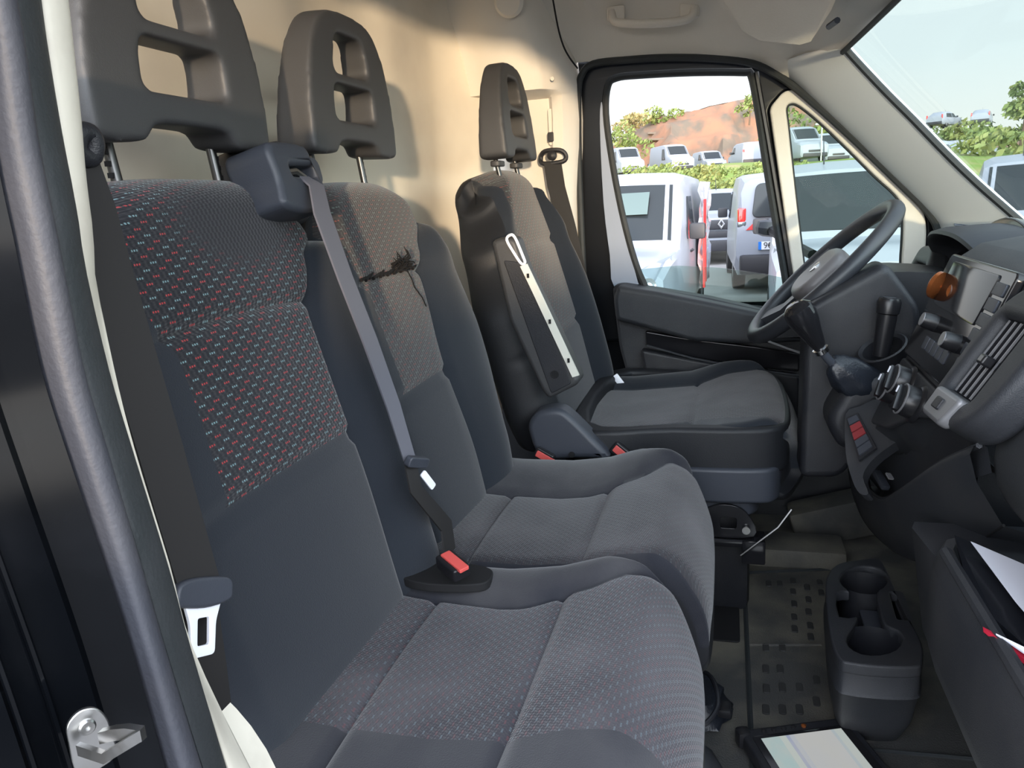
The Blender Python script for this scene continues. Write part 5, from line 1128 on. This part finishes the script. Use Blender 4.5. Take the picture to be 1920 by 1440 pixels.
# ------------------------------------------------------------------ vehicles (local: nose at y=0 pointing -y, z up from the ground)
def car(label, pos, rot, kind='van', detail=2, group=None, cat_='van', nm='parked_van', body='carw', shape=None):
    t = bpy.data.objects.new(nm, None); C.objects.link(t); tag(t, label, cat_, group)
    if shape == 'suv': S = [(0, .35, .62, .74, .70), (.10, .30, .78, .82, .74), (.35, .28, .98, .88, .78), (1.15, .28, 1.08, .90, .80), (1.85, .28, 1.52, .90, .62), (2.3, .28, 1.60, .90, .64), (3.5, .28, 1.58, .90, .64), (4.2, .30, 1.20, .88, .70), (4.3, .40, 1.0, .84, .70)]
    elif shape == 'big': S = [(0, .35, .80, .80, .72), (.10, .30, 1.05, .92, .80), (.40, .28, 1.22, .98, .84), (.95, .28, 1.36, 1.0, .86), (1.75, .28, 2.15, 1.0, .84), (2.3, .28, 2.28, 1.0, .86), (5.2, .28, 2.28, 1.0, .86), (5.35, .35, 2.22, .98, .84)]
    else: S = [(0, .38, .70, .72, .66), (.08, .30, .86, .82, .72), (.32, .28, .98, .87, .76), (.95, .28, 1.04, .90, .85), (1.60, .28, 1.72, .91, .80), (2.1, .28, 1.82, .91, .80), (3.95, .28, 1.80, .91, .80), (4.15, .30, 1.72, .90, .76), (4.24, .45, 1.05, .88, .72)]
    rings = []; belt = .98 if shape == 'suv' else 1.08
    SS = []
    for a, b_ in zip(S, S[1:]):
        for k in range(3): SS.append(tuple(lerp(a[i], b_[i], k/3) for i in range(5)))
    SS.append(S[-1])
    for y, zb, zt, w0, w1 in SS:
        mz = min(zt-.06, belt); hw = w0
        P = [(-hw*.93, zb), (-hw, zb+.15), (-hw, (zb+mz)/2), (-hw*.985, mz), (-lerp(hw, w1, .62), lerp(mz, zt, .70)), (-w1, zt-.05), (-w1*.86, zt), (-w1*.4, zt+.02)]
        P += [(-x, z) for x, z in P[::-1]]
        rings.append([Vector((x, y, z)) for x, z in P])
    mo('body', [p for r_ in rings for p in r_], B().loft(rings).f, M[body], t, 30)
    def surf(y0, f, off=.0): pass
    # windscreen lying on the slope between bonnet end and roof start
    i0 = 3 if shape != 'suv' else 3
    a, b_ = S[3], S[4]
    def wsp(s, q, o=.012):
        y = lerp(a[0], b_[0], q); z = lerp(a[2], b_[2], q); w_ = lerp(a[4], b_[4], q)
        nrm = Vector((0, -(b_[2]-a[2]), b_[0]-a[0])).normalized()
        return Vector((s*w_*.98, y+.03*s*s, z+.022*(1-s*s)))+nrm*o
    def patch(fn, sx, qs, m, name, par=t, th=.012):
        n1, n2 = 8, 5; V = []; F = []
        for l in (0, 1):
            for i in range(n2+1):
                for j in range(n1+1): V.append(fn(lerp(sx[0], sx[1], j/n1), lerp(qs[0], qs[1], i/n2), (.012 if l == 0 else -.004)))
        W = n1+1; T = (n2+1)*W
        for i in range(n2):
            for j in range(n1): k = i*W+j; F += [(k, k+1, k+W+1, k+W), (T+k, T+k+W, T+k+W+1, T+k+1)]
        for j in range(n1): F += [(j+1, j, T+j, T+j+1), (n2*W+j, n2*W+j+1, T+n2*W+j+1, T+n2*W+j)]
        for i in range(n2): F += [(i*W, (i+1)*W, T+(i+1)*W, T+i*W), ((i+1)*W+n1, i*W+n1, T+i*W+n1, T+(i+1)*W+n1)]
        return mo(name, V, F, m, par, 50)
    wsg = patch(wsp, (-.93, .93), (.10, .93), M['carg'], 'windscreen')
    # side windows
    y0, y1 = (1.45, 2.25) if shape != 'big' else (1.45, 2.3)
    zt_ = 1.55 if shape != 'suv' else 1.42
    if shape == 'big': zt_ = 1.95
    wroof = S[5][4]
    for s in (-1, 1):
        def side(y, q, o, s=s):
            z = lerp(belt+.02, zt_, q); f = (z-belt)/(S[5][2]-belt); x = lerp(.985*S[5][3], lerp(S[5][3], wroof, .62), min(1, f/.70))
            yy = y if y > y0+.01 else y0+q*.45
            return Vector((s*(x+o), yy, z))
        def sidef(u, q, o, s=s):
            y = lerp(y0+q*.42, y1, u); return side(max(y, y0+.02), q, o, s)
        patch(sidef, (0, 1), (0, 1), M['carg'], 'side_window')
        if shape == 'suv':
            patch(lambda u, q, o, s=s: side(lerp(2.35, 3.5-q*.2, u), q, o, s), (0, 1), (0, 1), M['carg'], 'side_window')
        m_ = B().box((s*(S[3][3]+.10), 1.50, belt+.10), (.17, .12, .17), bev=.03).mk('side_mirror', M['cardark'], t)
        if detail > 1 and kind != 'rear': B().tube([(s*.885, 1.7, belt-.13), (s*.915, 1.75, belt-.13), (s*.915, 1.90, belt-.13), (s*.885, 1.95, belt-.13)], .014, 6).mk('door_handle', M['cardark'], t)
    for yw in (.80, 3.35 if shape != 'big' else 4.3):
        for s in (-1, 1):
            wh = B().lathe([(.26, -.10), (.31, -.09), (.32, 0), (.31, .09), (.24, .10), (.22, .06), (0, .05)], (s*.80, yw, .32), (s, 0, 0), 20).mk('wheel', M['tyre'], t)
            if detail > 1: B().lathe([(.20, .06), (.17, .09), (.04, .075), (0, .08)], (s*.80, yw, .32), (s, 0, 0), 16).mk('wheel_trim', M['alloy'], wh)
    bz = .95 if shape != 'big' else 1.05
    for s in (-1, 1):
        hl = B().loft([[Vector((s*x, y-.02, z)) for x, y, z in ((.44, .0, .66), (.82, .10, .66), (.86, .36, .84), (.84, .56, 1.0), (.62, .20, .92), (.46, .04, .80))], [Vector((s*x, y+.12, z-.02)) for x, y, z in ((.46, .03, .68), (.80, .14, .70), (.84, .36, .82), (.82, .52, .93), (.60, .24, .82), (.48, .10, .76))]]).mk('headlamp', M['lamp'], t)
        if detail > 1: B().lathe([(.075, 0), (.07, .02), (.03, .01), (0, .03)], (s*.68, .06, .76), (0, -1, .1), 16).mk('lamp_bulb_bowl', M['chrome'], hl)
    B().box((0, .04, .42), (1.56, .20, .24), bev=.05).mk('front_bumper', M['cardark'], t)
    B().box((0, .015, .66), (.86, .08, .14), bev=.03).mk('grille', M['cardark'], t)
    L_ = S[-1][0]
    B().box((0, L_-.02, .46), (1.66, .22, .30), bev=.05).mk('rear_bumper', M['cardark'], t)
    for s in (-1, 1):
        B().box((s*.80, L_-.06, 1.10), (.13, .10, .42), bev=.03).mk('tail_lamp', M['tail'], t)
        if kind == 'rear': B().box((s*.80, L_-.055, 1.06), (.134, .104, .10), bev=.02).mk('reverse_lamp', M['lamp'], t)
    if detail > 1 and kind != 'rear': B().tube([(-.35 if shape != 'suv' else 0, 1.95, S[4][2]+.08), (-.35 if shape != 'suv' else 0, 2.22, S[4][2]+.38)], [.010, .004], 6).mk('aerial', M['cardark'], t)
    t.location = pos; t.rotation_euler = (0, 0, rot); return t
def dup(root, loc, rotz, label, group, scale=1):
    r = root.copy(); C.objects.link(r); r.location = loc; r.rotation_euler = (0, 0, rotz); r['label'] = label; r['group'] = group
    def kids(o, n_):
        for ch in o.children:
            c = ch.copy(); C.objects.link(c); c.parent = n_
            kids(ch, c)
    kids(root, r); return r
bpy.context.view_layer.update()

P_ = (-1.2854, 8.2, 0.1698)
k1_ = car('white van facing us with crash-damaged side wrapped in striped plastic', (P_[0]-.10, 7.3, GZ), R(-3))
# pale sunshade behind the windscreen, plastic sheet with red tape on its flank
P_ws = [(-.20, 1.50, 1.60), (.50, 1.50, 1.60), (.50, 1.31, 1.38), (-.18, 1.31, 1.38)]
mo('sunshade', [(x, y-.090, z+.01) for x, y, z in P_ws]+[(x, y-.075, z+.02) for x, y, z in P_ws], [(0, 1, 2, 3), (7, 6, 5, 4), (0, 4, 5, 1), (1, 5, 6, 2), (2, 6, 7, 3), (3, 7, 4, 0)], mat('sunshade', (.10, .14, .135), .6), k1_)
random.seed(11); V = []; F = []
NYp, NZp = 10, 12
for i in range(NZp+1):
    for j in range(NYp+1): V.append((.925+random.uniform(0, .05), 2.3+j*.16+random.uniform(-.02, .02), .45+i*.105))
F = [(i*(NYp+1)+j, i*(NYp+1)+j+1, (i+1)*(NYp+1)+j+1, (i+1)*(NYp+1)+j) for i in range(NZp) for j in range(NYp)]
ps = mo('plastic_sheet', V, F, mat('clear_plastic', (.80, .80, .84), .15, coat=1), k1_, 10); 
for q, (y, z0, z1) in enumerate(((2.42, .45, 1.15), (2.62, .50, 1.10), (2.52, 1.15, 1.50))):
    mo('red_tape', [(1.005, y, z0), (1.005, y+.09, z0), (1.0, y+.09+.1*(q == 2), z1), (1.0, y+.1*(q == 2), z1), (.98, y, z0), (.98, y+.09, z0), (.98, y+.09, z1), (.98, y, z1)], [(0, 1, 2, 3), (7, 6, 5, 4), (0, 4, 5, 1), (1, 5, 6, 2), (2, 6, 7, 3), (3, 7, 4, 0)], M['stripe'], k1_)
P_ = (1.2558, 8.2, 0.0868)
k2_ = car('white van facing us with dark dusty windscreen and roof aerial, in the quarter window', (P_[0], 7.6, GZ), R(-4))
k3_ = car('white crossover facing us with black grille between the two front vans', ((-0.1217, 17.0, 0.4683)[0], 17.5, GZ), R(4), cat_='car', nm='parked_car', shape='suv')
# diamond emblem on its grille
EM = fr((0, -.05, .88), (1, 0, 0), (0, 0, 1))
B().box((0, -.0, .87), (1.10, .10, .20), bev=.04).mk('upper_grille', M['cardark'], k3_)
plate('diamond_emblem', [(-.075, 0), (0, -.11), (.075, 0), (0, .11)], [[(-.035, 0), (0, -.055), (.035, 0), (0, .055)]], EM, .02, .006, M['chrome'], k3_)
# rear-facing service van
P_ = (0.9171, 12.6, 0.1426)
k4_ = car('white service van seen from behind with red stripes and plate 904', (P_[0]+.0, 12.0, GZ), R(180), kind='rear')
k4_.location = (P_[0]-.05, 12.4+4.24, GZ); k4_.rotation_euler = (0, 0, R(182))
LR = 4.24
# (local y = length; rear face at y=LR)
MRr = fr((0, LR-.02, 1.42), (-1, 0, 0), (0, -.13, 1))
plate('rear_window', fil([(-.66, -.26), (.66, -.26), (.60, .24), (-.60, .24)], .10), [], MRr, .02, .008, M['carg'], k4_)
plate('number_plate', rect(-.26, -.06, .26, .06, .01), [], fr((.30, LR+.03, .74), (-1, 0, 0), (0, 0, 1)), .008, .002, M['plate'], k4_)
npl = [o for o in k4_.children if o.name.startswith('number_plate')][0]
plate('plate_band', rect(-.26, -.06, -.215, .06, .005), [], fr((.30, LR+.034, .74), (-1, 0, 0), (0, 0, 1)), .008, .002, M['blue'], npl)
text('plate_digits', '904', fr((.39, LR+.042, .74), (-1, 0, 0), (0, 0, 1)), .13, M['txt'], npl)
for x0, x1 in ((.74, .45), (.20, -.10), (-.35, -.65)):
    q = [(x0, .98), (x0-.12, .98), (x1-.02, 1.14), (x1+.12, 1.14)]
    plate('red_stripe', [(-a, b_) for a, b_ in q], [], fr((0, LR+.005, 0), (-1, 0, 0), (0, 0, 1)), .006, .001, M['stripe'], k4_)
B().lathe([(.07, 0), (.07, .01), (0, .01)], (.47, LR+.0, 1.0), (0, 1, 0), 20).mk('yellow_sticker', M['yellow'], k4_)
# warm-lit van beyond the windscreen
P_ = (3.1623, 9.8, 0.5039)
k5_ = car('white van nose-on beyond the windscreen, lit warm by the sun', (P_[0]+.5, 10.2, GZ), R(-15))
# white vans on the upper lot
bigv = car('white van seen rear-on at the left end of the upper lot', (0, 0, 0), 0, detail=1, group='white vans on the upper lot', shape='big')
smlv = car('small white van', (0, 0, 0), 0, detail=1, group='white vans on the upper lot')
UL = [(-7.046, 62.4782, 2.6962), (-6.3236, 73.0883, 2.867), (-3.282, 63.5575, 2.5522), (-2.004, 76.4075, 2.7483), (-0.8059, 68.4287, 2.581), (0.8064, 64.7298, 2.4694), (2.3801, 75.5841, 2.6752), (5.3062, 53.5365, 2.1573), (7.8048, 62.5753, 2.365), (3.774, 67.6613, 2.3433), (10.5928, 71.6972, 2.4585)]
ULl = ['white van seen side-on at the left end of the upper lot', 'small grey-white van tucked right of the leftmost upper van', 'tall white van third from the left on the upper lot', 'small white van right of the tall upper van', 'white van before the middle of the cliff foot', 'white van with dark rear window below the cliff', 'last white van before the window post', 'tall white van left of the lamp post in the quarter window', 'white van right of the lamp post in the quarter window', 'white van hidden behind the window post', 'far white van at the right of the quarter window']
for i, (p, l_) in enumerate(zip(UL, ULl)):
    src = bigv if i in (0, 2, 7, 8) else smlv
    gz = H(p[0], p[1]); a = [R(22), R(-10), R(24), R(12), R(20), R(195), R(170), R(20), R(15), R(10), R(20)][i]
    if i == 0: o = bigv; o.location = (p[0], p[1], gz); o.rotation_euler = (0, 0, a); o['label'] = l_
    elif i == 1: o = smlv; o.location = (p[0], p[1], gz); o.rotation_euler = (0, 0, a); o['label'] = l_
    else: dup(src, (p[0], p[1], gz), a, l_, 'white vans on the upper lot')
RC = [(16.4316, 60.8879, 2.4905), (21.1605, 72.6468, 2.8819), (19.0153, 76.1929, 2.9892), (23.9609, 98.417, 7.052), (27.0626, 99.3064, 6.9811)]
RL = ['white van in the right middle row beyond the windscreen', 'white van at the right end of the row beyond the windscreen', 'small white car at the left end of the row beyond the windscreen', 'left one of the two cars parked on the ridge top', 'right one of the two cars parked on the ridge top']
for i, (p, l_) in enumerate(zip(RC, RL)): dup(smlv if i < 3 else k3_, (p[0], p[1], p[2]-1.0), R(80+20*i), l_, 'vehicles beyond the windscreen')
# slope under the ridge cars
def H3(x, y): return ltab([(0, GZ), (.25, 2.0), (.55, 4.0), (1, 7.2)], (y-44)/42+.02*math.sin(x*.4))+.3*math.sin(x*.5+y*.3)
st(grid('ridge_slope', 30, 110, 44, 86, 50, 30, H3, M['grass']))
# lamp post
lpz = (5.6594, 53.6378, 1.2586)
lpo = thing('lamp_post', 'thin grey lamp post rising over the vans in the quarter window', 'lamp post', lpz)
B().tube([(lpz[0], lpz[1], lpz[2]-3), (lpz[0], lpz[1], lpz[2]+3.3)], .05, 8).mk('post', M['pole'], lpo)
B().box((lpz[0], lpz[1], lpz[2]+3.3), (.8, .25, .12), bev=.03).mk('lamp_head', M['pole'], lpo)
# driver's own door mirror, seen edge-on past the window post
mc = Vector((0.1199, 2.5, 0.8276))
hm = B().box(mc, (.075, .06, .05), rm((1, .1, -.15), (0, 1, 0)), bev=.025).mk('mirror_housing', M['plasg'], dr)
B().tube([mc, mc+Vector((.06, -.15, -.04)), mc+Vector((.10, -.30, -.06))], .014, 8).mk('mirror_arm', M['plasd'], dr)
car('unseen white car added beside the open passenger door to shade the lower cab', (-1.3, -3.6, GZ), R(-90), group=None, cat_='car', nm='parked_car', shape='suv')  # added car out of view, blocks the low sun from seats and lower cab
